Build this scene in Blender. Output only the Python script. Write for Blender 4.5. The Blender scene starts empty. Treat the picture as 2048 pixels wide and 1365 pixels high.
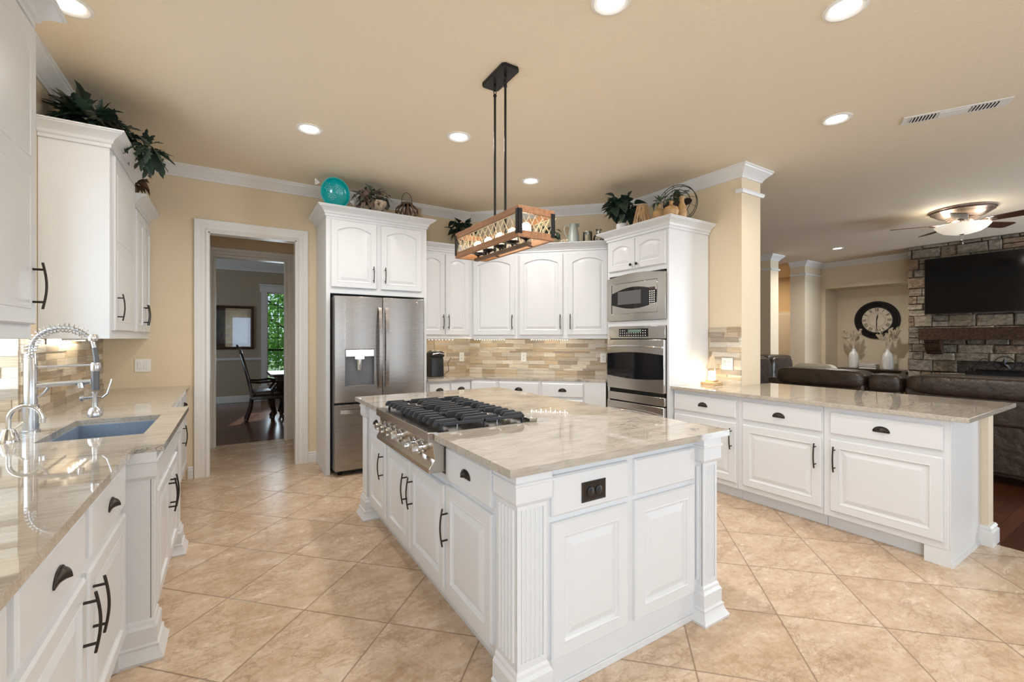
import bpy, math, random
from mathutils import Vector, Matrix
random.seed(7)
PI = math.pi
SC = bpy.context.scene
COL = SC.collection
rad = math.radians

# ------------------------------------------------------------------ camera
cam_d = bpy.data.cameras.new('camera'); cam = bpy.data.objects.new('camera', cam_d)
COL.objects.link(cam); SC.camera = cam
cam.location = (0, 0, 1.37)
cam.rotation_euler = (rad(90), 0, rad(-32.23))
cam_d.sensor_width = 36; cam_d.lens = 36*886.5/2048
cam_d.shift_y = -4.5/2048
cam_d.clip_start = 0.03

# ------------------------------------------------------------------ view
SC.view_settings.view_transform = 'Standard'; SC.view_settings.look = 'None'
SC.view_settings.gamma = 1; SC.view_settings.use_curve_mapping = False
SC.view_settings.exposure = 0.20
try:
    SC.cycles.max_bounces = 9; SC.cycles.diffuse_bounces = 6; SC.cycles.glossy_bounces = 4
    SC.cycles.sample_clamp_indirect = 6.0; SC.cycles.caustics_reflective = False; SC.cycles.caustics_refractive = False
    SC.cycles.use_denoising = True
except Exception: pass

# ------------------------------------------------------------------ world, sun, daylight
w = bpy.data.worlds.new('World'); SC.world = w; w.use_nodes = True
bg = w.node_tree.nodes['Background']; bg.inputs[0].default_value = (0.62, 0.80, 1.0, 1); bg.inputs[1].default_value = 1.1

def sun_light(rot, power, ang=1.0, color=(1, .95, .86)):
    l = bpy.data.lights.new('sun', 'SUN'); l.energy = power; l.angle = rad(ang); l.color = color
    o = bpy.data.objects.new('sun', l); o.rotation_euler = rot; o.location = (3, 16, 12); COL.objects.link(o)
sun_light((rad(-52), 0, rad(-14)), 5.0)

def area_light(name, loc, rot, sx, sy, power, color=(1, 1, 1), shape='RECTANGLE', spread=180):
    l = bpy.data.lights.new(name, 'AREA'); l.shape = shape; l.size = sx; l.size_y = sy
    l.energy = power; l.color = color; l.spread = rad(spread)
    o = bpy.data.objects.new(name, l); o.location = loc; o.rotation_euler = rot; COL.objects.link(o); return o
DAY = (0.74, 0.87, 1.0)
# daylight entering by the windows behind the camera, the sink bay and the living room, plus an added left fill
for wx, ww_, wp in ((.65, 1.3, 18), (2.9, .8, 13), (4.2, .6, 8)): area_light('daylight_back_window', (wx, -2.98, 1.45), (rad(90), 0, 0), ww_, 1.9, wp, DAY)
area_light('left_fill_light', (-.98, -1.5, 1.5), (rad(90), 0, rad(-90)), 1.8, 1.7, 88, DAY)  # added fill for the island side, set in an invented left wall opening
area_light('daylight_sink_window', (-1.36, 3.045, 1.62), (rad(90), 0, rad(-90)), 0.78, 1.1, 15, DAY)
area_light('daylight_living_window', (9.4, -2.98, 1.5), (rad(90), 0, 0), 2.6, 2.0, 290, DAY)
area_light('daylight_dining_window', (0.95, 11.12, 1.4), (rad(90), 0, rad(180)), 0.6, 1.9, 12, DAY)
area_light('daylight_dining_side_window', (-3.08, 9.2, 1.5), (rad(90), 0, rad(-90)), 1.6, 1.8, 24, DAY)
LAMP = (1.0, 0.955, 0.90)

# ------------------------------------------------------------------ materials
MATS = {}
def new_mat(name):
    m = bpy.data.materials.new(name); m.use_nodes = True
    nt = m.node_tree; b = nt.nodes['Principled BSDF']; MATS[name] = m
    return m, nt, b
def N(nt, t, **kw):
    n = nt.nodes.new(t)
    for k, v in kw.items(): setattr(n, k, v)
    return n
def S(n, **kw):
    for k, v in kw.items(): n.inputs[k.replace('_', ' ')].default_value = v
def coords(nt, scale=(1, 1, 1), rot=(0, 0, 0)):
    tc = N(nt, 'ShaderNodeTexCoord'); mp = N(nt, 'ShaderNodeMapping')
    mp.inputs['Scale'].default_value = scale; mp.inputs['Rotation'].default_value = rot
    nt.links.new(tc.outputs['Object'], mp.inputs[0]); return mp.outputs[0]
def noise(nt, vec, scale, detail=4, rough=.55, dist=0):
    n = N(nt, 'ShaderNodeTexNoise'); S(n, Scale=scale, Detail=detail, Roughness=rough, Distortion=dist)
    if vec is not None: nt.links.new(vec, n.inputs['Vector'])
    return n.outputs['Fac']
def ramp(nt, fac, stops):
    r = N(nt, 'ShaderNodeValToRGB'); e = r.color_ramp.elements
    while len(e) < len(stops): e.new(.5)
    for i, (p, c) in enumerate(stops): e[i].position = p; e[i].color = (*c, 1)
    nt.links.new(fac, r.inputs[0]); return r.outputs[0]
def bump(nt, b, h, strength=.2, dist=.01):
    n = N(nt, 'ShaderNodeBump'); S(n, Strength=strength, Distance=dist)
    nt.links.new(h, n.inputs['Height']); nt.links.new(n.outputs[0], b.inputs['Normal'])
def mixc(nt, fac, a, c, mode='MIX'):
    m = N(nt, 'ShaderNodeMix', data_type='RGBA', blend_type=mode)
    for s, v in ((0, fac), (6, a), (7, c)):
        if isinstance(v, (int, float)): m.inputs[s].default_value = v
        elif isinstance(v, tuple): m.inputs[s].default_value = (*v, 1) if len(v) == 3 else v
        else: nt.links.new(v, m.inputs[s])
    return m.outputs[2]
def math_(nt, op, a, b_=0.0):
    m = N(nt, 'ShaderNodeMath', operation=op)
    for i, v in enumerate((a, b_)):
        if isinstance(v, (int, float)): m.inputs[i].default_value = v
        else: nt.links.new(v, m.inputs[i])
    return m.outputs[0]
def plain(name, c, rough=.5, metal=0, coat=0, spec=.5, nscale=0, nstr=.1, var=0.0, ndist=.004):
    m, nt, b = new_mat(name)
    b.inputs['Base Color'].default_value = (*c, 1); b.inputs['Roughness'].default_value = rough
    b.inputs['Metallic'].default_value = metal; b.inputs['Coat Weight'].default_value = coat
    b.inputs['Specular IOR Level'].default_value = spec
    v = coords(nt)
    f = noise(nt, v, nscale if nscale else 6, 3)
    if var:
        nt.links.new(ramp(nt, f, [(.3, tuple(x*(1-var) for x in c)), (.7, tuple(min(1, x*(1+var)) for x in c))]), b.inputs['Base Color'])
    if nscale: bump(nt, b, f, nstr, ndist)
    return m
def emit(name, c, s):
    m, nt, b = new_mat(name)
    b.inputs['Base Color'].default_value = (*c, 1)
    b.inputs['Emission Color'].default_value = (*c, 1); b.inputs['Emission Strength'].default_value = s
    return m

plain('white_paint', (.69, .70, .715), .32, nscale=40, nstr=.02)
plain('trim_paint', (.76, .755, .74), .35)
plain('wall_paint', (.74, .615, .44), .7, nscale=90, nstr=.25, var=.02)
plain('living_paint', (.70, .60, .445), .7, nscale=90, nstr=.2, var=.02)
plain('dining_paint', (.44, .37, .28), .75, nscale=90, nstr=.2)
plain('ceiling_paint', (.80, .70, .545), .75, nscale=110, nstr=.45, var=.02, ndist=.006)
plain('bronze', (.045, .036, .030), .38, .75)
plain('bronze_light', (.16, .12, .09), .35, .85)
plain('black_metal', (.018, .017, .017), .42, .6)
plain('black_plastic', (.012, .012, .013), .3)
plain('cast_iron', (.022, .024, .03), .5, nscale=200, nstr=.1)
plain('chrome', (.78, .78, .79), .12, 1)
plain('brushed_nickel', (.60, .60, .61), .24, 1)
plain('leather', (.042, .027, .019), .34, nscale=14, nstr=.5, var=.35, ndist=.02, spec=.6)
plain('tv_black', (.004, .004, .0045), .10, spec=.28)
plain('oven_glass', (.006, .006, .007), .06)
plain('white_ceramic', (.80, .79, .77), .25)
plain('plate_white', (.82, .81, .78), .35)
plain('sage_ceramic', (.36, .40, .37), .35, var=.12)
plain('teal_enamel', (.0, .40, .41), .15, coat=.4)
plain('leaf_dark', (.020, .042, .027), .5, var=.5, nscale=9)
plain('leaf_mid', (.05, .09, .045), .5, var=.5, nscale=9)
plain('leaf_grey', (.14, .15, .11), .6, var=.5, nscale=12)
plain('leaf_dry', (.20, .13, .10), .6, var=.4, nscale=12)
plain('pampas', (.75, .66, .52), .8, var=.2)
plain('mango_wood', (.50, .30, .13), .45, var=.25, nscale=14)
plain('twig', (.52, .33, .17), .6, var=.25)
plain('dark_twig', (.13, .075, .04), .55, var=.4)
plain('burlap', (.46, .37, .26), .9, nscale=120, nstr=.3, var=.2)
plain('linen', (.72, .58, .40), .8, nscale=150, nstr=.2)
plain('cream_fabric', (.62, .56, .45), .85, nscale=100, nstr=.2)
plain('dark_wood', (.030, .016, .011), .28, var=.4, coat=.3)
plain('mantel_wood', (.050, .027, .015), .8, spec=.2, var=.5, nscale=30, nstr=.5)
plain('blade_wood', (.075, .032, .018), .3, var=.2)
plain('antique_metal', (.26, .20, .17), .38, .8, nscale=60, nstr=.6, var=.3)
plain('candle_wax', (.62, .50, .34), .45, var=.2)
plain('shell', (.55, .44, .32), .4, var=.4, nscale=20)
plain('book_cover', (.20, .19, .18), .6, var=.3)
plain('paper', (.75, .72, .66), .8)
plain('clock_face', (.74, .66, .52), .6, var=.08)
plain('sink_reflected_blue', (.22, .29, .38), .35, nscale=250, nstr=.05, var=.15)  # blue of the window reflection put into the composite colour
plain('fridge_side', (.13, .13, .135), .4, .3)
plain('dark_void', (.006, .006, .006), .8)
plain('grass', (.05, .13, .03), .9, var=.4, nscale=3)
plain('bark', (.10, .07, .05), .9, var=.3, nscale=10, nstr=.6)
plain('frame_gilt', (.08, .045, .025), .35, .3, var=.5, nscale=40)
plain('mat_board', (.10, .035, .03), .7)
plain('rope', (.66, .54, .36), .85, nscale=300, nstr=.3)
plain('led_housing', (.6, .6, .58), .4)
emit('bulb_glow', (1, .88, .66), 22)
emit('downlight_glow', (1, .94, .84), 9)
emit('fan_glass', (1, .93, .78), .45)
emit('candle_glow', (1, .90, .70), 9)
emit('led_glow', (1, .84, .58), 35)
emit('display_glow', (.06, .03, .02), .1)
emit('display_green', (.1, .16, .12), .35)

def steel(name, c, axis_scale, rough=.26):
    m, nt, b = new_mat(name)
    v = coords(nt, axis_scale); f = noise(nt, v, 3, 5, .7)
    nt.links.new(ramp(nt, f, [(.25, tuple(x*.95 for x in c)), (.75, c)]), b.inputs['Base Color'])
    b.inputs['Metallic'].default_value = 1
    nt.links.new(ramp(nt, f, [(.2, (rough*.95,)*3), (.8, (rough*1.1,)*3)]), b.inputs['Roughness'])
    bump(nt, b, f, .012, .001)
steel('fridge_steel', (.36, .33, .305), (1, 1, 140), .27)
steel('oven_steel', (.62, .59, .54), (90, 2, 2), .2)
steel('cooktop_steel', (.50, .47, .43), (2, 90, 2), .2)

def glass(name, c=(1, 1, 1), refl=.12, rough=.02):
    m, nt, b = new_mat(name); nt.nodes.remove(b)
    out = nt.nodes['Material Output']; t = N(nt, 'ShaderNodeBsdfTransparent'); g = N(nt, 'ShaderNodeBsdfGlossy')
    t.inputs[0].default_value = (*c, 1); g.inputs['Roughness'].default_value = rough
    fr = N(nt, 'ShaderNodeFresnel'); fr.inputs[0].default_value = 1.45
    mx = N(nt, 'ShaderNodeMixShader'); nt.links.new(math_(nt, 'ADD', fr.outputs[0], refl*.3), mx.inputs[0])
    nt.links.new(t.outputs[0], mx.inputs[1]); nt.links.new(g.outputs[0], mx.inputs[2]); nt.links.new(mx.outputs[0], out.inputs[0])
glass('window_glass'); glass('clear_glass', (.95, .97, .96), .3); glass('seeded_glass', (.97, .95, .9), .4, .08)

def granite():
    m, nt, b = new_mat('quartzite')
    v = coords(nt, (1.0, 1.0, 1.0), (0, 0, rad(-35)))
    st = coords(nt, (.9, 4.0, 4.0), (0, 0, rad(-35)))
    band = noise(nt, st, 1.7, 7, .62, .8)
    col = ramp(nt, band, [(.25, (.27, .235, .20)), (.42, (.42, .37, .31)), (.55, (.50, .45, .385)), (.72, (.36, .325, .28))])
    fine = noise(nt, coords(nt, (1.6, 24, 24), (0, 0, rad(-28))), 4, 7, .7, .5)
    col = mixc(nt, .38, col, ramp(nt, fine, [(.38, (.26, .22, .185)), (.62, (.60, .55, .48))]))
    def veins(scale, wid, lo, hi, amt, c, dist, seedvec):
        nonlocal col
        vv = coords(nt, seedvec, (0, 0, rad(-40)))
        d = noise(nt, vv, scale, 10, .68, dist)
        vein = ramp(nt, math_(nt, 'ABSOLUTE', math_(nt, 'SUBTRACT', d, .5)), [(.0, (1, 1, 1)), (wid, (0, 0, 0))])
        msk = ramp(nt, noise(nt, vv, scale*.55, 3), [(lo, (0, 0, 0)), (hi, (1, 1, 1))])
        col = mixc(nt, math_(nt, 'MULTIPLY', math_(nt, 'MULTIPLY', vein, msk), amt), col, c)
    veins(2.0, .010, .50, .60, .95, (.055, .075, .075), 1.0, (1, 1.6, 1))
    veins(4.6, .014, .46, .60, .55, (.17, .15, .13), 1.4, (1.01, 2.6, 1))
    nt.links.new(col, b.inputs['Base Color']); b.inputs['Roughness'].default_value = .025
    b.inputs['Specular IOR Level'].default_value = .75
granite()

def tile_floor():
    m, nt, b = new_mat('floor_tile')
    tc = N(nt, 'ShaderNodeTexCoord')
    sp = N(nt, 'ShaderNodeSeparateXYZ'); nt.links.new(tc.outputs['Object'], sp.inputs[0])
    s2 = .70710678
    u = math_(nt, 'MULTIPLY', math_(nt, 'ADD', sp.outputs[0], sp.outputs[1]), s2)
    ww = math_(nt, 'MULTIPLY', math_(nt, 'SUBTRACT', sp.outputs[0], sp.outputs[1]), s2)
    U = math_(nt, 'DIVIDE', math_(nt, 'SUBTRACT', u, 1.95-.487*20), .487)
    Wv = math_(nt, 'DIVIDE', math_(nt, 'SUBTRACT', ww, -1.98-.463*20), .463)
    def edge(x, size):
        fr = math_(nt, 'FRACT', x)
        return math_(nt, 'MULTIPLY', math_(nt, 'MINIMUM', fr, math_(nt, 'SUBTRACT', 1.0, fr)), size)
    e = math_(nt, 'MINIMUM', edge(U, .487), edge(Wv, .463))
    grout = ramp(nt, e, [(.0026, (1, 1, 1)), (.0042, (0, 0, 0))])
    cid = N(nt, 'ShaderNodeCombineXYZ'); nt.links.new(math_(nt, 'FLOOR', U), cid.inputs[0]); nt.links.new(math_(nt, 'FLOOR', Wv), cid.inputs[1])
    wn = N(nt, 'ShaderNodeTexWhiteNoise'); nt.links.new(cid.outputs[0], wn.inputs[0])
    off = N(nt, 'ShaderNodeVectorMath', operation='MULTIPLY_ADD')
    nt.links.new(wn.outputs['Color'], off.inputs[0]); off.inputs[1].default_value = (7, 7, 7); nt.links.new(tc.outputs['Object'], off.inputs[2])
    ov = off.outputs[0]
    mp = N(nt, 'ShaderNodeMapping'); mp.inputs['Rotation'].default_value = (0, 0, rad(45)); mp.inputs['Scale'].default_value = (1, 2.2, 1)
    nt.links.new(ov, mp.inputs[0])
    n1 = noise(nt, mp.outputs[0], 3.4, 10, .68, .5)
    col = ramp(nt, n1, [(.26, (.33, .20, .11)), (.42, (.53, .37, .235)), (.56, (.64, .48, .345)), (.72, (.72, .61, .49))])
    n2 = noise(nt, mp.outputs[0], 6.5, 11, .72, 1.0)
    vein = ramp(nt, math_(nt, 'ABSOLUTE', math_(nt, 'SUBTRACT', n2, .5)), [(0, (1, 1, 1)), (.016, (0, 0, 0))])
    msk = ramp(nt, noise(nt, ov, 4, 3), [(.42, (0, 0, 0)), (.58, (1, 1, 1))])
    col = mixc(nt, math_(nt, 'MULTIPLY', math_(nt, 'MULTIPLY', vein, msk), .6), col, (.22, .13, .07))
    vd = N(nt, 'ShaderNodeVectorMath', operation='MULTIPLY_ADD'); nz = N(nt, 'ShaderNodeTexNoise'); S(nz, Scale=5.0, Detail=9.0, Roughness=.72); nt.links.new(ov, nz.inputs['Vector'])
    nt.links.new(nz.outputs['Color'], vd.inputs[0]); vd.inputs[1].default_value = (.34, .34, .34); nt.links.new(mp.outputs[0], vd.inputs[2])
    vo = N(nt, 'ShaderNodeTexVoronoi', feature='DISTANCE_TO_EDGE'); S(vo, Scale=7.0); nt.links.new(vd.outputs[0], vo.inputs['Vector'])
    cr = ramp(nt, vo.outputs['Distance'], [(.0, (1, 1, 1)), (.02, (.75, .75, .75)), (.05, (0, 0, 0))]); cm = ramp(nt, noise(nt, ov, 4, 4), [(.44, (0, 0, 0)), (.54, (1, 1, 1))])
    col = mixc(nt, .38, col, ramp(nt, noise(nt, ov, 28, 7, .8), [(.36, (.36, .235, .14)), (.64, (.72, .60, .47))]))
    col = mixc(nt, math_(nt, 'MULTIPLY', math_(nt, 'MULTIPLY', cr, cm), .48), col, (.26, .15, .08))
    col = mixc(nt, .10, col, wn.outputs['Value'], 'SOFT_LIGHT')
    col = mixc(nt, grout, col, (.20, .125, .08))
    nt.links.new(col, b.inputs['Base Color'])
    nt.links.new(ramp(nt, n1, [(.3, (.20,)*3), (.7, (.30,)*3)]), b.inputs['Roughness'])
    h = math_(nt, 'SUBTRACT', math_(nt, 'MULTIPLY', n2, .25), grout)
    bump(nt, b, h, .35, .003)
tile_floor()

def planks(name, c1, c2, rough=.22):
    m, nt, b = new_mat(name)
    br = N(nt, 'ShaderNodeTexBrick'); S(br, Scale=1.0); br.offset = .37
    for k, v in (('Mortar Size', .0012), ('Brick Width', 1.1), ('Row Height', .085), ('Color1', (*c1, 1)), ('Color2', (*c2, 1)), ('Mortar', (.01, .006, .004, 1)), ('Bias', 0.0)): br.inputs[k].default_value = v
    nt.links.new(coords(nt), br.inputs['Vector'])
    g = noise(nt, coords(nt, (1.5, 26, 1)), 3, 6, .7)
    nt.links.new(mixc(nt, .6, br.outputs[0], ramp(nt, g, [(.3, (.45,)*3), (.7, (1.3,)*3)]), 'MULTIPLY'), b.inputs['Base Color'])
    b.inputs['Roughness'].default_value = rough
planks('wood_floor', (.085, .026, .012), (.15, .05, .024), .2)

def attr_mat(name, nscale, stretch, amt, rough, bstr, bdist, spec=.5):
    """each strip or block carries its own stone colour"""
    m, nt, b = new_mat(name)
    at = N(nt, 'ShaderNodeAttribute'); at.attribute_name = 'Col'
    n = noise(nt, coords(nt, stretch), nscale, 8, .68, .5)
    nt.links.new(mixc(nt, amt, at.outputs['Color'], ramp(nt, n, [(.3, (.38,)*3), (.5, (.95,)*3), (.72, (1.6,)*3)]), 'MULTIPLY'), b.inputs['Base Color'])
    b.inputs['Roughness'].default_value = rough; b.inputs['Specular IOR Level'].default_value = spec
    bump(nt, b, n, bstr, bdist)
attr_mat('mosaic_stone', 5, (1.5, 1.5, 30), .5, .42, .15, .002)
attr_mat('fireplace_stone', 13, (1, 1, 1.4), .95, .85, 1.0, .05, .25)

def wood(name, c1, c2, stretch, rough=.5):
    m, nt, b = new_mat(name)
    n = noise(nt, coords(nt, stretch), 2.5, 7, .65, .8)
    nt.links.new(ramp(nt, n, [(.3, c1), (.7, c2)]), b.inputs['Base Color']); b.inputs['Roughness'].default_value = rough
    bump(nt, b, n, .15, .002)
wood('pendant_wood', (.20, .085, .035), (.42, .20, .09), (18, 1.2, 18))
wood('tray_wood', (.45, .28, .14), (.66, .46, .26), (6, 30, 30))

def leaf_translucent():
    m, nt, b = new_mat('tree_leaf')
    f = noise(nt, coords(nt), 2.5, 3)
    nt.links.new(ramp(nt, f, [(.3, (.08, .26, .05)), (.7, (.30, .50, .10))]), b.inputs['Base Color'])
    b.inputs['Roughness'].default_value = .6
    t = N(nt, 'ShaderNodeBsdfTranslucent'); t.inputs[0].default_value = (.30, .62, .16, 1)
    mx = N(nt, 'ShaderNodeMixShader'); mx.inputs[0].default_value = .55
    nt.links.new(b.outputs[0], mx.inputs[1]); nt.links.new(t.outputs[0], mx.inputs[2]); nt.links.new(mx.outputs[0], nt.nodes['Material Output'].inputs[0])
leaf_translucent()

def painting():
    m, nt, b = new_mat('street_print')
    v = coords(nt, (1, 1, 1)); sp = N(nt, 'ShaderNodeSeparateXYZ'); nt.links.new(v, sp.inputs[0])
    sky = ramp(nt, noise(nt, v, 5, 5), [(.3, (.10, .13, .17)), (.7, (.26, .27, .27))])
    bl = N(nt, 'ShaderNodeTexVoronoi', feature='F1', distance='CHEBYCHEV'); S(bl, Scale=11.0); nt.links.new(v, bl.inputs['Vector'])
    town = mixc(nt, .6, ramp(nt, noise(nt, v, 14, 4), [(.3, (.03, .025, .03)), (.7, (.17, .12, .09))]), bl.outputs['Color'], 'SOFT_LIGHT')
    mk = ramp(nt, math_(nt, 'SUBTRACT', math_(nt, 'ADD', math_(nt, 'MULTIPLY', sp.outputs[0], 1.1), math_(nt, 'MULTIPLY', noise(nt, v, 4, 4), .55)), math_(nt, 'MULTIPLY', sp.outputs[2], .85)), [(.30, (0, 0, 0)), (.36, (1, 1, 1))])
    nt.links.new(mixc(nt, mk, sky, town), b.inputs['Base Color']); b.inputs['Roughness'].default_value = .12
painting()

# ------------------------------------------------------------------ mesh builder
class MB:
    def __init__(s): s.v = []; s.f = []; s.c = []; s.M = None; s.col = None; s.mi = []; s.cur = 0
    def add(s, vs, fs):
        o = len(s.v)
        for p in vs:
            p = Vector(p)
            if s.M is not None: p = s.M @ p
            s.v.append(tuple(p)); s.c.append(s.col or (1, 1, 1))
        for f in fs: s.f.append(tuple(i+o for i in f)); s.mi.append(s.cur)
        return s
    def box(s, x0, x1, y0, y1, z0, z1):
        return s.add([(x0, y0, z0), (x1, y0, z0), (x1, y1, z0), (x0, y1, z0), (x0, y0, z1), (x1, y0, z1), (x1, y1, z1), (x0, y1, z1)],
                     [(0, 3, 2, 1), (4, 5, 6, 7), (0, 1, 5, 4), (1, 2, 6, 5), (2, 3, 7, 6), (3, 0, 4, 7)])
    def loops(s, ls, cap0=True, cap1=True, closed=True):
        n = len(ls[0]); vs = [p for l in ls for p in l]; fs = []
        for i in range(len(ls)-1):
            for j in range(n if closed else n-1):
                k = (j+1) % n; fs.append((i*n+j, i*n+k, (i+1)*n+k, (i+1)*n+j))
        if cap0: fs.append(tuple(range(n-1, -1, -1)))
        if cap1: fs.append(tuple(range((len(ls)-1)*n, len(ls)*n)))
        return s.add(vs, fs)
    def prism(s, poly, z0, z1, axis='z'):
        if axis == 'z': l = [[(a, b, z) for a, b in poly] for z in (z0, z1)]
        elif axis == 'y': l = [[(a, z, b) for a, b in poly] for z in (z1, z0)]
        else: l = [[(z, a, b) for a, b in poly] for z in (z0, z1)]
        return s.loops(l)
    def lathe(s, prof, c=(0, 0, 0), n=24, axis='z', a0=0, a1=2*PI, cap0=True, cap1=True):
        ls = []
        for r, h in prof:
            l = []
            for i in range(n):
                a = a0+(a1-a0)*i/n; x, y = r*math.cos(a), r*math.sin(a)
                if axis == 'z': l.append((c[0]+x, c[1]+y, c[2]+h))
                elif axis == 'y': l.append((c[0]+x, c[1]+h, c[2]-y))
                else: l.append((c[0]+h, c[1]+x, c[2]+y))
            ls.append(l)
        return s.loops(ls, cap0, cap1)
    def tube(s, pts, r, n=8, closed=False, rf=None, flat=1.0):
        pts = [Vector(p) for p in pts]; ls = []; up = Vector((0, 0, 1)); prev = None
        for i, p in enumerate(pts):
            if closed: d = pts[(i+1) % len(pts)]-pts[i-1]
            else: d = pts[min(i+1, len(pts)-1)]-pts[max(i-1, 0)]
            d = d.normalized() if d.length > 1e-9 else Vector((0, 0, 1))
            if prev is None:
                a = d.cross(up)
                if a.length < .05: a = d.cross(Vector((0, 1, 0)))
                a.normalize()
            else:
                a = prev-d*prev.dot(d)
                a = a.normalized() if a.length > 1e-6 else d.orthogonal().normalized()
            prev = a; b = d.cross(a).normalized(); rr = rf(i/(len(pts)-1)) if rf else r
            ls.append([tuple(p+a*(rr*math.cos(2*PI*k/n))+b*(rr*flat*math.sin(2*PI*k/n))) for k in range(n)])
        if closed: ls.append(ls[0]); return s.loops(ls, False, False)
        return s.loops(ls)
    def bar(s, p0, p1, wx, wz):
        p0, p1 = Vector(p0), Vector(p1); d = (p1-p0).normalized(); a = d.cross(Vector((0, 0, 1)))
        a = a.normalized() if a.length > .05 else Vector((1, 0, 0)); b = d.cross(a).normalized()
        return s.loops([[tuple(p+a*sx*wx/2+b*sz*wz/2) for sx, sz in ((-1, -1), (1, -1), (1, 1), (-1, 1))] for p in (p0, p1)])
    def sphere(s, c, r, n=14, m=9, sz=1.0):
        ls = []
        for j in range(1, m):
            t = PI*j/m; ls.append([(c[0]+r*math.sin(t)*math.cos(2*PI*i/n), c[1]+r*math.sin(t)*math.sin(2*PI*i/n), c[2]-r*sz*math.cos(t)) for i in range(n)])
        s.loops(ls, False, False); o = len(s.v)
        base = o-(m-1)*n
        s.add([(c[0], c[1], c[2]-r*sz), (c[0], c[1], c[2]+r*sz)], [])
        for i in range(n):
            k = (i+1) % n; s.f.append((o, base+k, base+i)); s.f.append((o+1, o-n+i, o-n+k)); s.mi += [s.cur, s.cur]
        return s
    def build(s, name, mat, parent=None, bevel=0, smooth=True, ang=32, subsurf=0, loc=None):
        me = bpy.data.meshes.new(name); me.from_pydata(s.v, [], s.f)
        for m in (mat if isinstance(mat, (list, tuple)) else [mat]): me.materials.append(MATS[m])
        if len(set(s.mi)) > 1: me.polygons.foreach_set('material_index', s.mi)
        if s.col is not None:
            a = me.color_attributes.new('Col', 'FLOAT_COLOR', 'POINT')
            a.data.foreach_set('color', [x for c in s.c for x in (*c, 1)])
        me.update()
        if smooth:
            me.shade_smooth()
            if not subsurf: me.set_sharp_from_angle(angle=rad(ang))
        o = bpy.data.objects.new(name, me); COL.objects.link(o)
        if parent is not None: o.parent = parent
        if loc: o.location = loc
        if bevel:
            b = o.modifiers.new('bevel', 'BEVEL'); b.width = bevel; b.segments = 2; b.limit_method = 'ANGLE'; b.angle_limit = rad(40)
        if subsurf:
            q = o.modifiers.new('sub', 'SUBSURF'); q.levels = subsurf; q.render_levels = subsurf
        return o

def thing(name, label, cat, loc=(0, 0, 0), rz=0, group=None):
    o = bpy.data.objects.new(name, None); COL.objects.link(o); o.empty_display_size = .1
    o.location = loc; o.rotation_euler = (0, 0, rad(rz)); o['label'] = label; o['category'] = cat
    if group: o['group'] = group
    return o
def tag(o, label, cat, group=None):
    o['label'] = label; o['category'] = cat
    if group: o['group'] = group
    return o
def struct(name, mb, mat, **kw):
    o = mb.build(name, mat, **kw); o['kind'] = 'structure'; return o
def copy_tree(o, parent=None):
    c = o.copy(); COL.objects.link(c)
    if parent is not None: c.parent = parent
    for ch in list(o.children): copy_tree(ch, c)
    return c

def sweep(mb, prof, path, side=1, closed=False):
    """profile (out, z) along a mitred plan path; out goes to the left of travel for side=1"""
    P = [Vector((p[0], p[1])) for p in path]; n = len(P); ls = []
    for i in range(n):
        def nrm(a, b):
            d = (b-a).normalized(); return Vector((-d.y, d.x))*side
        if closed or 0 < i < n-1:
            n1 = nrm(P[i-1], P[i]); n2 = nrm(P[i], P[(i+1) % n]); m = n1+n2; m = m/m.length; m = m/max(.2, m.dot(n1))
        elif i == 0: m = nrm(P[0], P[1])
        else: m = nrm(P[-2], P[-1])
        ls.append([(P[i].x+m.x*o, P[i].y+m.y*o, z) for o, z in prof])
    if closed: ls.append(ls[0]); mb.loops(ls, False, False)
    else: mb.loops(ls)
    return mb

# ------------------------------------------------------------------ room shell
H = 3.05
m = MB(); m.box(-1.6, 4.3, -3.1, 6.80, -.08, 0); struct('floor', m, 'floor_tile', smooth=False)
m = MB(); m.box(4.3, 13.0, -3.1, 8.1, -.08, -.004); m.box(-3.2, 4.3, 6.80, 11.3, -.08, -.004); struct('floor_wood', m, 'wood_floor', smooth=False)
m = MB(); m.box(-3.2, 13.0, -3.2, 11.4, H, H+.12); struct('ceiling', m, 'ceiling_paint', smooth=False)

m = MB()   # left wall with the window bay over the sink
m.box(-1.15, -1.0, -3.1, -2.4, 0, H); m.box(-1.15, -1.0, -2.4, -.6, 0, .65); m.box(-1.15, -1.0, -2.4, -.6, 2.35, H); m.box(-1.15, -1.0, -.6, 2.56, 0, H); m.box(-1.15, -1.0, 3.53, 5.47, 0, H); m.box(-1.15, -1.0, 2.56, 3.53, 2.25, H)  # opening level with the camera side is added for the left fill
m.box(-1.5, -1.15, 2.46, 2.56, 0, H); m.box(-1.5, -1.15, 3.53, 3.63, 0, H)
m.box(-1.5, -1.38, 2.56, 3.53, 0, .93); m.box(-1.5, -1.15, 2.56, 3.53, 2.25, 2.35)
struct('wall_left', m, 'wall_paint', smooth=False)
m = MB()
for y0, y1, z0, z1 in ((2.56, 2.62, .96, 2.25), (3.47, 3.53, .96, 2.25), (2.56, 3.53, .93, .98), (2.56, 3.53, 2.19, 2.25), (3.03, 3.06, .98, 2.19), (2.62, 3.47, 1.58, 1.61)): m.box(-1.44, -1.40, y0, y1, z0, z1)
struct('window_1', m, 'trim_paint', bevel=.002)

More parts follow.
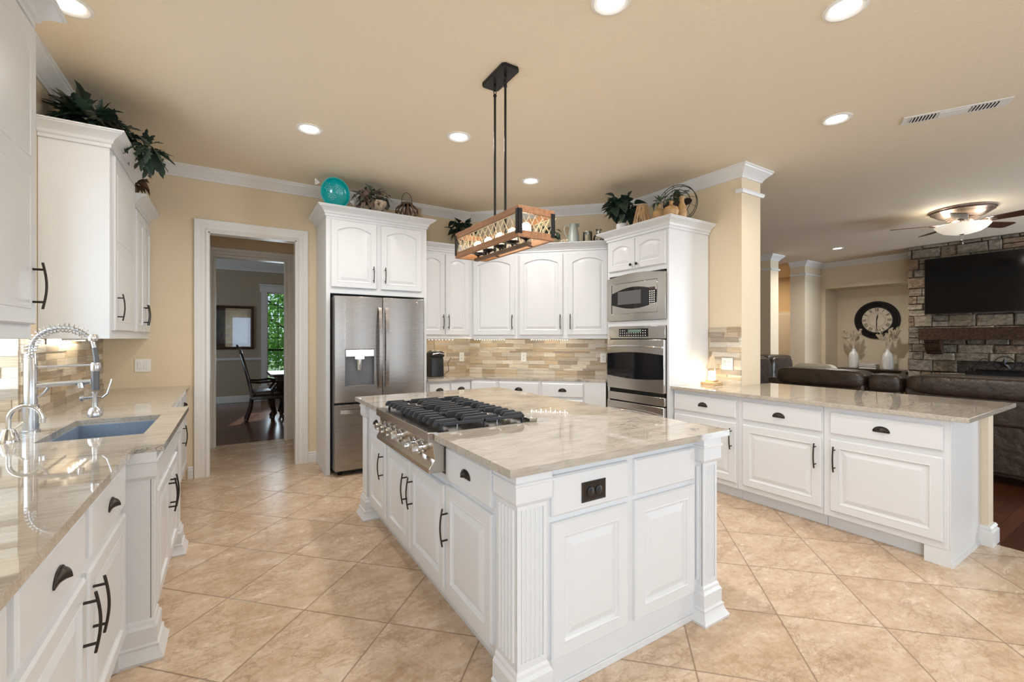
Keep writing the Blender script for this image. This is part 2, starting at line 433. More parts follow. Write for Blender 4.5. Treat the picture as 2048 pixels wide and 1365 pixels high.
m = MB()   # wall with the cased opening
m.box(-1.0, -.205, 5.35, 5.47, 0, H); m.box(.59, 2.74, 5.35, 5.47, 0, H); m.box(-.205, .59, 5.35, 5.47, 2.44, H)
struct('wall_north', m, 'wall_paint', smooth=False)
m = MB(); m.prism([(2.7, 5.35), (4.18, 3.87), (4.28, 3.97), (2.74, 5.47)], 0, H); struct('wall_diagonal', m, 'wall_paint', smooth=False)
m = MB(); m.box(4.18, 4.51, 2.45, 3.92, 0, H); m.box(4.3, 4.51, 3.92, 8.0, 0, H); struct('wall_right', m, 'wall_paint', smooth=False)
m = MB(); m.box(4.23, 4.35, .80, 2.45, 0, .884); struct('wall_peninsula', m, 'living_paint', smooth=False)
m = MB(); m.box(-.46, -.34, 5.47, 6.72, 0, H); m.box(.78, .9, 5.47, 6.72, 0, H); struct('wall_passage', m, 'wall_paint', smooth=False)
m = MB(); m.box(-.46, -.195, 6.70, 6.73, 0, H); m.box(.613, .9, 6.70, 6.73, 0, H); m.box(-.195, .613, 6.70, 6.73, 2.42, H); struct('wall_passage_end', m, 'wall_paint', smooth=False)
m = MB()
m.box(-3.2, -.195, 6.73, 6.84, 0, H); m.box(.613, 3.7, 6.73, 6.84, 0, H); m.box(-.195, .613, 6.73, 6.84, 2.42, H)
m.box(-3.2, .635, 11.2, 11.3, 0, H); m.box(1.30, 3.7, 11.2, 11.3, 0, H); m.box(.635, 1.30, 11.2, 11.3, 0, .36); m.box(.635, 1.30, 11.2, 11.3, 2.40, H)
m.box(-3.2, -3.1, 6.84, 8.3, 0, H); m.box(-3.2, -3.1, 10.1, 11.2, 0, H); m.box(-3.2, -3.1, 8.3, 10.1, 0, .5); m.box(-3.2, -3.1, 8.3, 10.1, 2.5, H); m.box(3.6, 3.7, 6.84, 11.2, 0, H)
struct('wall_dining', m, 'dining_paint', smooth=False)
m = MB()   # wall behind the camera, with two window openings
for a, b, c, d in ((-1.5, 0, 0, H), (1.3, 2.5, 0, H), (3.3, 3.9, 0, H), (4.5, 8.1, 0, H), (10.7, 11.4, 0, H), (0, 1.3, 0, .5), (0, 1.3, 2.4, H), (2.5, 3.3, 0, .5), (2.5, 3.3, 2.4, H), (3.9, 4.5, 0, .5), (3.9, 4.5, 2.4, H), (8.1, 10.7, 0, .5), (8.1, 10.7, 2.5, H)): m.box(a, b, -3.12, -3.0, c, d)
struct('wall_back', m, 'wall_paint', smooth=False)
m = MB()   # living room walls and the niche
m.box(11.2, 11.3, -3.1, 3.02, 0, H); m.box(11.2, 11.9, 4.64, 4.72, 0, H); m.box(11.2, 11.9, 3.0, 4.64, 2.48, H); m.box(11.8, 11.9, 3.0, 4.64, 0, 2.48)
m.box(10.45, 11.9, 4.72, 5.02, 0, H)
struct('wall_living', m, 'living_paint', smooth=False)
m = MB(); m.box(9.06, 9.36, 4.72, 5.02, 0, H); struct('wall_column', m, 'living_paint', smooth=False)
m = MB(); m.box(12.8, 12.9, 4.9, 8.0, 0, H); m.box(4.5, 12.9, 8.0, 8.1, 0, H); m.box(11.9, 12.9, 4.72, 4.9, 0, H); struct('wall_hall', m, 'wall_paint', smooth=False)

# mouldings
RC = [(0, 2.94), (.012, 2.94), (.015, 2.955), (.022, 2.962), (.03, 2.975), (.055, 3.0), (.078, 3.02), (.082, 3.03), (.09, 3.034), (.09, 3.05), (0, 3.05)]
m = MB(); sweep(m, RC, [(-1.0, -3.0), (-1.0, 5.35), (2.7, 5.35), (4.18, 3.87), (4.18, 2.45), (4.51, 2.45), (4.51, 7.9)], -1); struct('trim_1', m, 'trim_paint', ang=20)
m = MB(); sweep(m, [(0, 2.79), (.02, 2.79), (.03, 2.81), (.03, 2.825), (0, 2.83)], [(4.18, 2.50), (4.18, 2.45), (4.51, 2.45), (4.51, 2.6)], -1); struct('trim_2', m, 'trim_paint')
m = MB(); sweep(m, RC, [(10.45, 5.02), (10.45, 4.72), (11.2, 4.72), (11.2, 3.02)], -1); sweep(m, RC, [(9.06, 5.02), (9.06, 4.72), (9.36, 4.72), (9.36, 5.02)], -1)
for p in ([(10.45, 5.02), (10.45, 4.72), (11.19, 4.72)], [(9.06, 5.02), (9.06, 4.72), (9.36, 4.72), (9.36, 5.02)]): sweep(m, [(0, 2.74), (.025, 2.75), (.025, 2.78), (0, 2.79)], p, -1)
struct('trim_3', m, 'trim_paint', ang=20)
m = MB(); sweep(m, [(o*1.6, H-(H-z)*1.9) for o, z in RC], [(-3.1, 11.2), (3.6, 11.2)], -1)
sweep(m, [(0, .90), (.02, .905), (.03, .93), (.03, .95), (0, .955)], [(-3.1, 11.2), (.53, 11.2)], -1); struct('trim_4', m, 'trim_paint', ang=20)
BB = [(0, 0), (.016, 0), (.016, .085), (.010, .092), (.012, .105), (.006, .118), (0, .12)]
m = MB(); sweep(m, BB, [(-.37, 5.35), (-.325, 5.35)], -1); sweep(m, BB, [(.705, 5.35), (.79, 5.35)], -1); sweep(m, BB, [(.78, 6.70), (.78, 5.47)], -1); struct('baseboard_north', m, 'trim_paint')
m = MB(); sweep(m, [(o*1.6, z*1.1) for o, z in BB], [(4.235, .86), (4.23, .80), (4.35, .80), (4.35, 2.44)], -1); struct('baseboard_peninsula', m, 'trim_paint')
m = MB(); sweep(m, [(o, z*1.2) for o, z in BB], [(-3.1, 11.2), (.53, 11.2)], -1); sweep(m, BB, [(10.45, 5.02), (10.45, 4.72), (11.2, 4.72), (11.2, 4.64)], -1); struct('baseboard_far', m, 'trim_paint')

def casing(name, x0, x1, zt, y, w):
    """fluted casing round an opening in a wall facing -y"""
    m = MB(); pr = [(0, 0), (0, .014), (.012, .020), (.03, .012), (.05, .016), (.07, .016), (.085, .022), (w-.004, .026), (w, .022), (w, 0)]
    ls = []
    for (cx, cz, dx, dz) in ((x0, 0, -1, 0), (x0, zt, -1, 1), (x1, zt, 1, 1), (x1, 0, 1, 0)):
        ls.append([(cx+dx*o, y-t, cz+dz*o) for o, t in pr])
    m.loops(ls); m.box(x0-.004, x0+.012, y-.004, y+.125, 0, zt); m.box(x1-.012, x1+.004, y-.004, y+.125, 0, zt); m.box(x0, x1, y-.004, y+.125, zt-.012, zt+.002)
    return struct(name, m, 'trim_paint', ang=15)
casing('door_1', -.205, .59, 2.44, 5.35, .115)
casing('door_2', -.190, .608, 2.415, 6.70, .105)

# backsplash mosaics
def mosaic(name, L, z0, z1, M, seed, zrow=.0495):
    r = random.Random(seed); m = MB(); m.M = M
    pal = [(.50, .39, .27), (.60, .50, .37), (.66, .58, .46), (.42, .32, .21), (.38, .31, .24), (.70, .64, .54), (.56, .44, .30), (.62, .55, .45), (.48, .40, .31)]
    z = z0
    while z < z1-.002:
        h = min(r.choice([zrow, zrow, zrow, zrow*.5]), z1-z); u = -r.random()*.15
        while u < L:
            w_ = r.uniform(.13, .30); a, b = max(0, u), min(L, u+w_)
            if b-a > .004:
                c = r.choice(pal); k = r.uniform(.88, 1.1); m.col = tuple(min(1, x*k) for x in c)
                m.box(a+.0004, b-.0004, -r.choice([.008, .011, .014, .018]), 0, z+.0004, z+h-.0004)
            u += w_
        z += h
    return struct(name, m, 'mosaic_stone', smooth=False)
T = Matrix.Translation; R = lambda d: Matrix.Rotation(rad(d), 4, 'Z')
mosaic('wall_backsplash_north', .86, .914, 1.37, T((1.84, 5.35, 0)), 1)
mosaic('wall_backsplash_diagonal', 2.09, .914, 1.37, T((2.7, 5.35, 0)) @ R(-45), 2)
mosaic('wall_backsplash_right', .34, .914, 1.486, T((4.18, 2.79, 0)) @ R(-90), 3)
mosaic('wall_backsplash_left', 1.82, .914, 1.37, T((-1.0, 3.53, 0)) @ R(90), 4)
mosaic('wall_backsplash_bay', .38, .914, 1.66, T((-1.38, 3.53, 0)), 5, .06)
mosaic('wall_backsplash_near', 2.6, .914, 1.37, T((-1.0, -.04, 0)) @ R(90), 6)

# ------------------------------------------------------------------ cabinet kit
def rect_loop(x0, x1, z0, z1, d, arch=0.0, n=10):
    l = [(x0, -d, z0), (x1, -d, z0)]
    for i in range(n+1):
        t = i/n; x = x1+(x0-x1)*t
        s = 1-abs(2*t-1)**2.0
        l.append((x, -d, z1-arch*(1-s)))
    return l
def panel_loops(m, x0, x1, z0, z1, base, fw=.058, arch=0.0, raised=True, mid=None):
    """a cabinet door: flat frame, moulded recess, raised field"""
    def L(i, d, a=None): return rect_loop(x0+i, x1-i, z0+i, z1-i, base+d, (arch if i > .02 else 0) if a is None else a)
    m.loops([L(0, 0, 0), L(0, .013, 0), L(.006, .020, 0)], True, mid is not None or not raised) if mid is not None else None
    if mid is None:
        ls = [L(0, 0, 0), L(0, .013, 0), L(.007, .020, 0)]
        if raised: ls += [L(fw-.004, .020), L(fw, .022), L(fw+.003, .020), L(fw+.007, .012), L(fw+.014, .009), L(fw+.018, .009), L(fw+.046, .018)]
        m.loops(ls)
    else:
        for a, b, ar in ((z0, mid, 0.0), (mid-.0, z1, arch)):
            f0 = fw if a == z0 else fw*.5; f1 = fw*.5 if a == z0 else fw
            def L2(i, d): return rect_loop(x0+fw+i, x1-fw-i, a+f0+i, b-f1-i, base+d, ar)
            m.loops([L2(0, .0199), L2(.003, .0225), L2(.008, .0225), L2(.012, .0205), L2(.045, .0245)], False, True)
def pull(parent, x, zc, base, length=.18):
    """arched bar pull on two posts"""
    m = MB(); h = length/2
    m.tube([(x, -base-.026-.012*math.cos(PI*t/2*.95), zc+h*t) for t in [i/8-1 for i in range(17)]], .0052, 8, flat=.8)
    for s in (-1, 1): m.tube([(x, -base, zc+s*h*.7), (x, -base-.032, zc+s*h*.7)], .0045, 8)
    return m.build('handle', 'bronze', parent)
def cup(parent, x, zc, base, w=.088):
    """cup pull: a quarter dome, open below"""
    m = MB(); ls = []
    for j in range(7):
        t = j/6*PI/2
        ls.append([(x+w/2*math.cos(PI*i/14)*math.cos(t*.98), -base-.001-.026*math.sin(t)*math.sin(PI*i/14)**.6, zc-.012+.032*math.sin(PI*i/14)*math.cos(t*.9)) for i in range(15)])
    m.loops(ls, False, False, closed=False)
    m.tube([(x+w/2*math.cos(PI*i/14)*1.02, -base-.002, zc-.012+.034*math.sin(PI*i/14)) for i in range(15)], .0025, 6)
    m.box(x-w/2, x+w/2, -base-.004, -base, zc-.016, zc-.010)
    return m.build('handle', 'bronze', parent, ang=60)
def knob(parent, x, zc, base):
    m = MB(); m.lathe([(.004, 0), (.006, -.012), (.014, -.018), (.016, -.024), (.010, -.030), (.001, -.031)], (x, -base, zc), 14, 'y')
    return m.build('knob', 'bronze', parent)
def door(parent, x0, x1, z0, z1, hx=None, hz=None, arch=0.0, mid=None, hlen=.18, kn=False, base=0.0):
    m = MB(); panel_loops(m, x0, x1, z0, z1, base, arch=arch, mid=mid)
    d = m.build('door', 'white_paint', parent, ang=14)
    if hx is not None: (knob if kn else pull)(d, hx, hz, base+.020, *([] if kn else [hlen]))
    return d
def drawer(parent, x0, x1, z0, z1, c=True, base=0.0):
    m = MB(); panel_loops(m, x0, x1, z0, z1, base, raised=False)
    d = m.build('drawer', 'white_paint', parent, ang=14)
    if c: cup(d, (x0+x1)/2, (z0+z1)/2, base+.020)
    return d
def body(parent, w, d, z0, z1, toe=.07, hollow=None):
    m = MB()
    if toe is None: m.box(0, w, 0, d, z0, z1)
    else: m.box(0, w, 0, d, .10, z1); m.box(0, w, toe, d, 0, .0999)
    return m.build('body', 'white_paint', parent, bevel=.002)
def crownprof(z0, h=.10, p=.085):
    q = [(0, 0), (.010, 0), (.010, .02), (.020, .028), (.026, .045), (.048, .068), (.074, .082), (.078, .090), (.085, .092), (.085, .10), (0, .10)]
    return [(o*p/.085, z0+z*h/.10) for o, z in q]
def crown(parent, path, z0, h=.10, p=.085, side=1):
    m = MB(); sweep(m, crownprof(z0, h, p), path, side); return m.build('crown_moulding', 'white_paint', parent, ang=18)

# ---- base cabinets, left run (front faces +x; local x runs along +y)
FX = -.39
def base_unit(name, label, x, y0, w, rz, d, drawers, doors, toe=.07, group=None, depthz=.884):
    t = thing(name, label, 'cabinet', (x, y0, 0), rz, group); body(t, w, d, 0, depthz, toe)
    for a in drawers: drawer(t, *a)
    for a in doors: door(t, *a)
    return t
base_unit('base_cabinet', 'white base cabinet nearest the camera at the bottom left edge of the picture', FX, .70, .585, 90, .605,
          [(.03, .555, .69, .855)], [(.03, .555, .145, .655, .51, .53)])
base_unit('base_cabinet', 'white drawer and two door cabinet left of the sink, drawer with larger looking cup pull', FX, 1.287, .535, 90, .605,
          [(.018, .510, .69, .855)], [(.018, .520, .145, .655, .482, .53)])
base_unit('base_cabinet', 'white drawer and door cabinet directly before the fluted corner of the sink cabinet', FX, 1.824, .568, 90, .605,
          [(.040, .560, .69, .855)], [(.015, .565, .145, .655, .052, .53)])
def flute_post(m, x0, x1, y0, faces=('f',), d=.15, z1=.884, base=True):
    """square fluted post: shaft with grooves, cap and plinth; front at local y=y0 going back by d"""
    zc = z1-.115; zp = .165
    # shaft with flutes cut in front: build as ribs on a core
    m.box(x0, x1, y0+.006, y0+d, zp-.01, zc+.01)
    w_ = x1-x0; n = 5 if w_ > .12 else 4; mgn = .016; step = (w_-2*mgn)/n
    m.box(x0, x0+mgn, y0, y0+.008, zp, zc); m.box(x1-mgn, x1, y0, y0+.008, zp, zc)
    for i in range(n):
        a = x0+mgn+i*step
        m.lathe([(step*.30, zp+.03), (step*.30, zc-.02)], (a+step/2, y0+.006, 0), 8)
    m.box(x0+mgn, x1-mgn, y0, y0+.008, zc-.02, zc); m.box(x0+mgn, x1-mgn, y0, y0+.008, zp, zp+.03)
    if 'l' in faces:
        stepd = (d-2*mgn)/n
        for i in range(n): m.lathe([(stepd*.30, zp+.03), (stepd*.30, zc-.02)], (x0+.001, y0+mgn+(i+.5)*stepd, 0), 8)
    cx = [(0, zc), (.006, zc), (.014, zc+.012), (.014, zc+.070), (.020, zc+.074), (.020, zc+.082), (.014, zc+.086), (.014, z1)]
    path = [(x0, y0+d), (x0, y0), (x1, y0), (x1, y0+d)]
    sweep(m, [(0, zc-.005)]+cx[1:]+[(0, z1)], path, -1)
    sweep(m, [(0, 0), (.040, 0), (.042, .012), (.028, .035), (.022, .055), (.024, .065), (.016, .072), (.016, .135), (.008, .148), (.006, .160), (0, zp+.005)], path, -1)
t = thing('sink_cabinet', 'white sink base cabinet with fluted corner posts, standing forward under the sink', 'cabinet', (-.31, 2.43, 0), 90)
m = MB(); m.box(-.036, .02, .085, .68, 0, .884); m.box(1.19, 1.24, .085, .68, 0, .884); m.box(.13, 1.07, 0.0, .68, .10, .68); m.box(.13, 1.07, 0, .03, .68, .884); m.box(.13, 1.07, .06, .68, 0, .10); m.build('body', 'white_paint', t, bevel=.002)
drawer(t, .18, 1.02, .70, .855, False)
door(t, .18, .595, .145, .67, .56, .53); door(t, .605, 1.02, .145, .67, .64, .53)
for x0 in (.01, 1.08):
    m = MB(); flute_post(m, x0, x0+.12, -.02, (), .14); m.build('corner_post', 'white_paint', t, ang=20)
base_unit('base_cabinet', 'white corner base cabinet between the sink cabinet and the doorway wall', FX, 3.672, 1.67, 90, .605,
          [(.38, .96, .69, .855), (1.02, 1.58, .69, .855)], [(.38, .96, .145, .655, .43, .53), (1.02, 1.58, .145, .655, 1.08, .53)])

# ---- left counter with sink cutout
m = MB(); Z0, Z1 = .884, .914
m.box(-1.0, -.35, .30, 2.43, Z0, Z1)
m.box(-1.0, -.735, 2.43, 3.70, Z0, Z1); m.box(-.735, -.362, 2.43, 2.745, Z0, Z1); m.box(-.735, -.362, 3.375, 3.70, Z0, Z1); m.box(-.362, -.25, 2.43, 3.70, Z0, Z1)
m.box(-1.38, -1.0, 2.56, 3.53, Z0, Z1); m.box(-1.0, -.35, 3.70, 5.35, Z0, Z1)
tag(m.build('countertop', 'quartzite', smooth=False), 'long pale quartzite countertop with the undermount sink, along the left wall', 'countertop')
t = thing('kitchen_sink', 'undermount composite sink, window reflection blue in its colour, set in the left countertop', 'sink', (-.5485, 3.06, 0))
m = MB(); X, Y = .195, .325
o = [(-X, -Y), (X, -Y), (X, Y), (-X, Y)]
def inset(k): return [(a-math.copysign(k, a), b-math.copysign(k, b)) for a, b in o]
m.loops([[(a, b, z) for a, b in inset(k)] for k, z in ((-.02, .8838), (-.02, .67), (.03, .67))], False, True)
m.loops([[(a, b, z) for a, b in inset(k)] for k, z in ((-.02, .8838), (.0, .8836), (.004, .73), (.03, .70))], False, True)
m.build('basin', 'sink_reflected_blue', t, ang=50)
m = MB(); m.lathe([(.02, 0), (.042, 0), (.045, .003), (.03, .004)], (0, 0, .7002), 20); m.build('drain', 'brushed_nickel', t)
m = MB(); m.box(-X+.004, X-.004, -.015, .015, .70, .83); m.build('divider', 'sink_reflected_blue', t, bevel=.006)

# ---- upper cabinets, left
def upper_unit(name, label, loc, rz, w, d, z0, z1, doors, ch=.10, sides='both', cp=.085, kn=False):
    t = thing(name, label, 'cabinet', loc, rz)
    m = MB(); m.box(0, w, 0, d, z0, z1+ch-.002); m.build('body', 'white_paint', t, bevel=.002)
    path = {'both': [(0, d), (0, 0), (w, 0), (w, d)], 'left': [(0, d), (0, 0), (w, 0)], 'right': [(0, 0), (w, 0), (w, d)], 'none': [(0, 0), (w, 0)]}[sides]
    crown(t, path, z1, ch, cp, -1)
    for a in doors: door(t, *a)
    return t
UF = -.67
upper_unit('wall_cabinet', 'white wall cabinet at the left edge, closest to the camera, with long bronze pull', (UF, 1.55, 0), 90, .93, .328, 1.37, 2.60,
           [(.02, .455, 1.425, 2.575, .42, 1.575, .045, 2.03), (.475, .915, 1.425, 2.575, .875, 1.575, .045, 2.03)], sides='both')
upper_unit('wall_cabinet', 'tall white wall cabinet with one two panel door, leaves lying on its top', (UF, 3.80, 0), 90, .80, .328, 1.37, 2.60,
           [(.05, .745, 1.425, 2.575, .11, 1.58, .05, 1.99)], sides='both')
upper_unit('wall_cabinet', 'lower white two door wall cabinet in the corner beside the doorway wall', (UF, 4.602, 0), 90, .746, .328, 1.37, 2.44,
           [(.03, .365, 1.425, 2.415, .335, 1.575, .035), (.38, .715, 1.425, 2.415, .41, 1.575, .035)], sides='none')

# ---- refrigerator surround
t = thing('refrigerator_cabinet', 'tall white surround and two door cabinet over the steel refrigerator', 'cabinet', (.79, 4.74, 0))
m = MB(); m.box(0, .04, 0, .605, 0, 2.58); m.box(1.03, 1.06, 0, .605, 0, 2.58); m.box(.04, 1.03, 0, .605, 1.83, 2.58); m.box(0, 1.06, 0, .605, 2.58, 2.703); m.build('body', 'white_paint', t, bevel=.002)
m = MB(); m.box(-.008, -.0002, 0, .6, 0, .035); m.build('shoe_moulding', 'white_paint', t)
crown(t, [(0, .605), (0, 0), (1.06, 0), (1.06, .605)], 2.605, .10, .085, -1)
door(t, .045, .50, 1.89, 2.575, .462, 2.04, .045, hlen=.17); door(t, .545, .995, 1.89, 2.575, .585, 2.04, .045, hlen=.17)

# ---- back upper cabinets
upper_unit('wall_cabinet', 'white two door wall cabinet between refrigerator and corner, green plant on top', (1.855, 5.02, 0), 0, .705, .326, 1.37, 2.43,
           [(.01, .333, 1.415, 2.40, .305, 1.575, .038), (.343, .665, 1.415, 2.40, .375, 1.575, .038)], .09, 'none')
DG = -45
def diag(s, off=0): return (2.56+(s-off*1.0)*.70711-off*.0, 5.02-(s)*.70711, 0)
upper_unit('wall_cabinet', 'white single door wall cabinet on the angled wall, left of the three there', (2.56, 5.02, 0), DG, .60, .32, 1.37, 2.43,
           [(.025, .565, 1.415, 2.40, .535, 1.575, .05)], .09, 'none')
upper_unit('wall_cabinet', 'white two door wall cabinet on the angled wall, pitcher and candle jar on top', (2.56+.602*.70711, 5.02-.602*.70711, 0), DG, 1.12, .32, 1.37, 2.43,
           [(.018, .555, 1.415, 2.40, .525, 1.575, .05), (.612, 1.09, 1.415, 2.40, .645, 1.575, .05)], .09, 'none')

# ---- back base cabinets and counter
base_unit('base_cabinet', 'white two drawer base cabinet between refrigerator and angled corner', 1.855, 4.74, .55, 0, .60,
          [(.02, .27, .705, .86), (.29, .54, .705, .86)], [(.02, .27, .145, .675), (.29, .54, .145, .675)])
BX, BY = 2.405, 4.74
def db(s): return (BX+s*.70711, BY-s*.70711)
base_unit('base_cabinet', 'white base cabinet with plain front at the left of the angled back run', *db(0.0), .335, -45, .60,
          [(.01, .315, .705, .86, False)], [(.01, .315, .145, .675)])
base_unit('base_cabinet', 'white cup pull base cabinet in the middle of the angled back run', *db(.337), .505, -45, .60,
          [(.017, .487, .705, .86)], [(.017, .487, .145, .675, .45, .55)])
t = base_unit('base_cabinet', 'white cup pull base cabinet beside the oven tower on the angled run', *db(.844), .50, -45, .60,
          [(.017, .487, .705, .86)], [(.017, .487, .145, .675, .05, .55)])
m = MB(); m.box(.5003, .735, 0, .02, .1, .884); m.box(.5003, .70, .07, .09, 0, .1); m.build('filler_panel', 'white_paint', t)
m = MB(); m.prism([(1.852, 5.34), (1.852, 4.70), (2.43, 4.70), (3.51, 3.62), (4.17, 3.62), (4.17, 3.865), (2.695, 5.34)], .884, .914)
tag(m.build('countertop', 'quartzite', smooth=False, bevel=.003), 'narrow quartzite countertop bending round the back corner, coffee maker on it', 'countertop')

# ---- oven tower (front faces -x; local x runs along -y)
t = thing('oven_tower_cabinet', 'tall white built in cabinet holding microwave and double oven', 'cabinet', (3.55, 3.62, 0), -90)
m = MB(); m.box(0, .82, .0, .62, 0, .14); m.box(0, .026, 0, .62, .14, 2.538); m.box(.794, .82, 0, .62, .14, 2.538); m.box(.026, .794, .0, .62, 2.05, 2.538); m.box(.026, .794, 0, .62, 1.50, 1.56); m.box(.026, .794, .4, .62, .14, 2.05)
m.build('body', 'white_paint', t, bevel=.002)
crown(t, [(0, .62), (0, 0), (.82, 0), (.82, .62)], 2.44, .10, .095, -1)
door(t, .03, .400, 2.10, 2.425, .365, 2.145, .032, kn=True); door(t, .408, .79, 2.10, 2.425, .445, 2.145, .032, kn=True)

# ---- peninsula
t = base_unit('base_cabinet', 'white base cabinet of the peninsula nearest the oven tower, left drawer', 3.62, 2.795, .64, -90, .555,
          [(.012, .630, .695, .845)], [(.012, .630, .145, .655, .595, .52)])
t = base_unit('base_cabinet', 'white base cabinet in the middle of the peninsula with cup pull drawer', 3.62, 2.153, .64, -90, .60,
          [(.045, .633, .695, .845)], [(.045, .633, .145, .655, .598, .52)])
t = base_unit('base_cabinet', 'wide white base cabinet at the open end of the peninsula', 3.62, 1.511, .667, -90, .60,
          [(.045, .640, .695, .845)], [(.045, .640, .145, .655, .078, .52)])
m = MB(); m.box(.550, .667, 0, .30, 0, .10); m.box(.6672, .673, -.001, .605, 0, .884); m.box(.673, .681, -.006, .605, 0, .03); m.build('end_panel', 'white_paint', t)
m = MB(); m.prism([(3.57, .75), (4.69, .75), (4.69, 2.45), (4.18, 2.45), (4.18, 2.80), (3.57, 2.80)], .884, .914)
tag(m.build('countertop', 'quartzite', smooth=False, bevel=.003), 'wide quartzite countertop of the peninsula in front of the leather sofa', 'countertop')

# ---- island
t = thing('kitchen_island', 'large white island cabinet with fluted corner posts in the middle of the kitchen', 'island', (.89, 3.56, 0), -90)
# local x = 3.56 - y, local y = x - .89
m = MB(); m.box(.10, 2.10, .0, 1.17, .10, .70); m.box(.10, .667, 0, 1.17, .70, .884); m.box(1.573, 2.10, 0, 1.17, .70, .884); m.box(.667, 1.573, .60, 1.17, .70, .884)
m.box(.10, 2.10, .055, 1.17, 0, .10)
m.box(2.10, 2.20, .0, 1.13, 0, .884)
m.box(2.20, 2.207, .10, 1.03, 0, .03); m.build('body', 'white_paint', t, bevel=.002)
drawer(t, .166, .574, .69, .848); door(t, .166, .574, .145, .655, .525, .50)
door(t, .622, 1.060, .145, .655, 1.018, .49); door(t, 1.070, 1.549, .145, .655, 1.112, .49)
drawer(t, 1.575, 2.018, .69, .848); door(t, 1.575, 2.02, .145, .665, 1.60, .47)
E2 = Matrix.Translation((2.20, -.89, 0)) @ Matrix.Rotation(rad(90), 4, 'Z')   # maps (world x, depth) onto the end face
def end_panel(x0, x1, z0, z1, raised):
    m = MB(); m.M = E2; panel_loops(m, x0, x1, z0, z1, 0.0, raised=raised); return m.build('end_panel', 'white_paint', t, ang=14)
p1 = end_panel(1.027, 1.438, .69, .846, False); end_panel(1.027, 1.438, .14, .665, True); end_panel(1.480, 1.892, .69, .846, False); end_panel(1.480, 1.892, .14, .665, True)
for (x0, x1, y0, fc) in ((.862, .995, -.028, ('f', 'l')), (1.925, 2.035, -.040, ('f', 'l'))):
    m = MB(); m.M = E2; flute_post(m, x0, x1, y0, fc, .15); m.build('corner_post', 'white_paint', t, ang=20)
m = MB(); flute_post(m, .0, .13, -.028, (), .14); m.build('corner_post', 'white_paint', t, ang=20)
m = MB(); m.box(.02, .10, .112, 1.17, 0, .884); m.build('back_panel', 'white_paint', t)
# outlet on the end drawer front
t = thing('electrical_outlet', 'dark bronze double outlet on the end of the island', 'outlet', (1.2345, 1.3395, .758), 0)
m = MB(); m.loops([[(a*k, -d, b*k2) for a, b in ((-.064, -.040), (.064, -.040), (.064, .040), (-.064, .040))] for k, k2, d in ((1, 1, 0), (1, 1, .003), (.90, .84, .007), (.84, .74, .005))]); m.build('cover_plate', 'bronze', t, ang=15)
for s in (-1, 1):
    m = MB(); m.lathe([(.018, -.0045), (.018, -.0085), (.016, -.0095)], (s*.022, 0, 0), 16, 'y'); m.box(s*.022-.008, s*.022-.002, -.0100, -.009, .002, .004); m.box(s*.022-.008, s*.022-.002, -.0100, -.009, -.005, -.003); m.build('socket', 'black_plastic', t)
m = MB(); A = (.813, 1.30); 
m.box(.813, 2.111, 1.30, 1.988, .884, .914); m.box(1.422, 2.111, 1.988, 2.892, .884, .914); m.box(.813, 2.111, 2.892, 3.60, .884, .914)
tag(m.build('countertop', 'quartzite', smooth=False), 'large polished quartzite island countertop around the cooktop', 'countertop')

# ---- cooktop (local frame like the island: local x along -y, local y along +x)
t = thing('gas_cooktop', 'six knob stainless gas rangetop with black grates set into the island', 'cooktop', (.785, 2.89, 0), -90)
# world y 2.89 .. 1.99
m = MB()
m.prism([(.0, .922), (.0, .878), (.022, .872), (.034, .790), (.004, .748), (.004, .726), (.30, .726), (.30, .80), (.63, .86), (.63, .918), (.05, .918), (.045, .922)], .0, .90, 'x')
m.build('body', 'cooktop_steel', t, smooth=False, bevel=.002)
m = MB(); m.box(.0, .90, .585, .635, .918, .935); m.build('rear_trim', 'cooktop_steel', t, bevel=.002)
for i, kx in enumerate((.115, .215, .320, .415, .640, .755)):
    m = MB(); kz = .825
    m.lathe([(.030, .030), (.030, .022), (.022, .018), (.022, .008), (.030, .006), (.031, -.004), (.022, -.006), (.0215, -.030), (.019, -.034)], (kx, 0, kz), 24, 'y')
    m.box(kx-.0235, kx+.0235, -.036, -.006, kz-.012, kz+.012)
    m.build('control_knob', 'chrome', t, ang=30)
for g in range(3):
    gx = .018+g*.290
    m = MB(); w_ = .284
    m.box(gx, gx+w_, .070, .082, .943, .956); m.box(gx, gx+w_, .545, .557, .943, .956); m.box(gx, gx+w_, .309, .321, .943, .958)
    m.box(gx, gx+.011, .075, .555, .943, .958); m.box(gx+w_-.011, gx+w_, .075, .555, .943, .958)
    for k in range(4):
        cx = gx+.034+k*(w_-.068)/3
        inner = k in (1, 2)
        for y0, y1 in ((.046, .158 if inner else .185), (.232 if inner else .205, .398 if inner else .420), (.472 if inner else .445, .578)):
            m.loops([[(cx-.0115, y, .940), (cx+.0115, y, .940), (cx+.0085, y, z), (cx-.0085, y, z)] for y, z in ((y0, .953), (y0+.014, .970), (y1-.022, .970), (y1, .950))])
    for px_ in (gx+.002, gx+w_-.014):
        for py_ in (.072, .31, .545): m.box(px_, px_+.012, py_, py_+.012, .918, .945)
    m.build('grate', 'cast_iron', t, bevel=.002)
    for by in (.195, .435):
        m = MB(); m.lathe([(.048, .918), (.048, .922), (.036, .925), (.036, .932), (.026, .935), (.026, .940), (.001, .941)], (gx+w_/2, by, 0), 20); m.build('burner', 'black_metal', t)
        m = MB(); m.tube([(gx+w_/2+.045, by+.01, .92), (gx+w_/2+.045, by+.01, .938)], .003, 6); m.lathe([(.040, .9225), (.046, .927), (.040, .929)], (gx+w_/2, by, 0), 20); m.build('burner_ring', 'brushed_nickel', t)

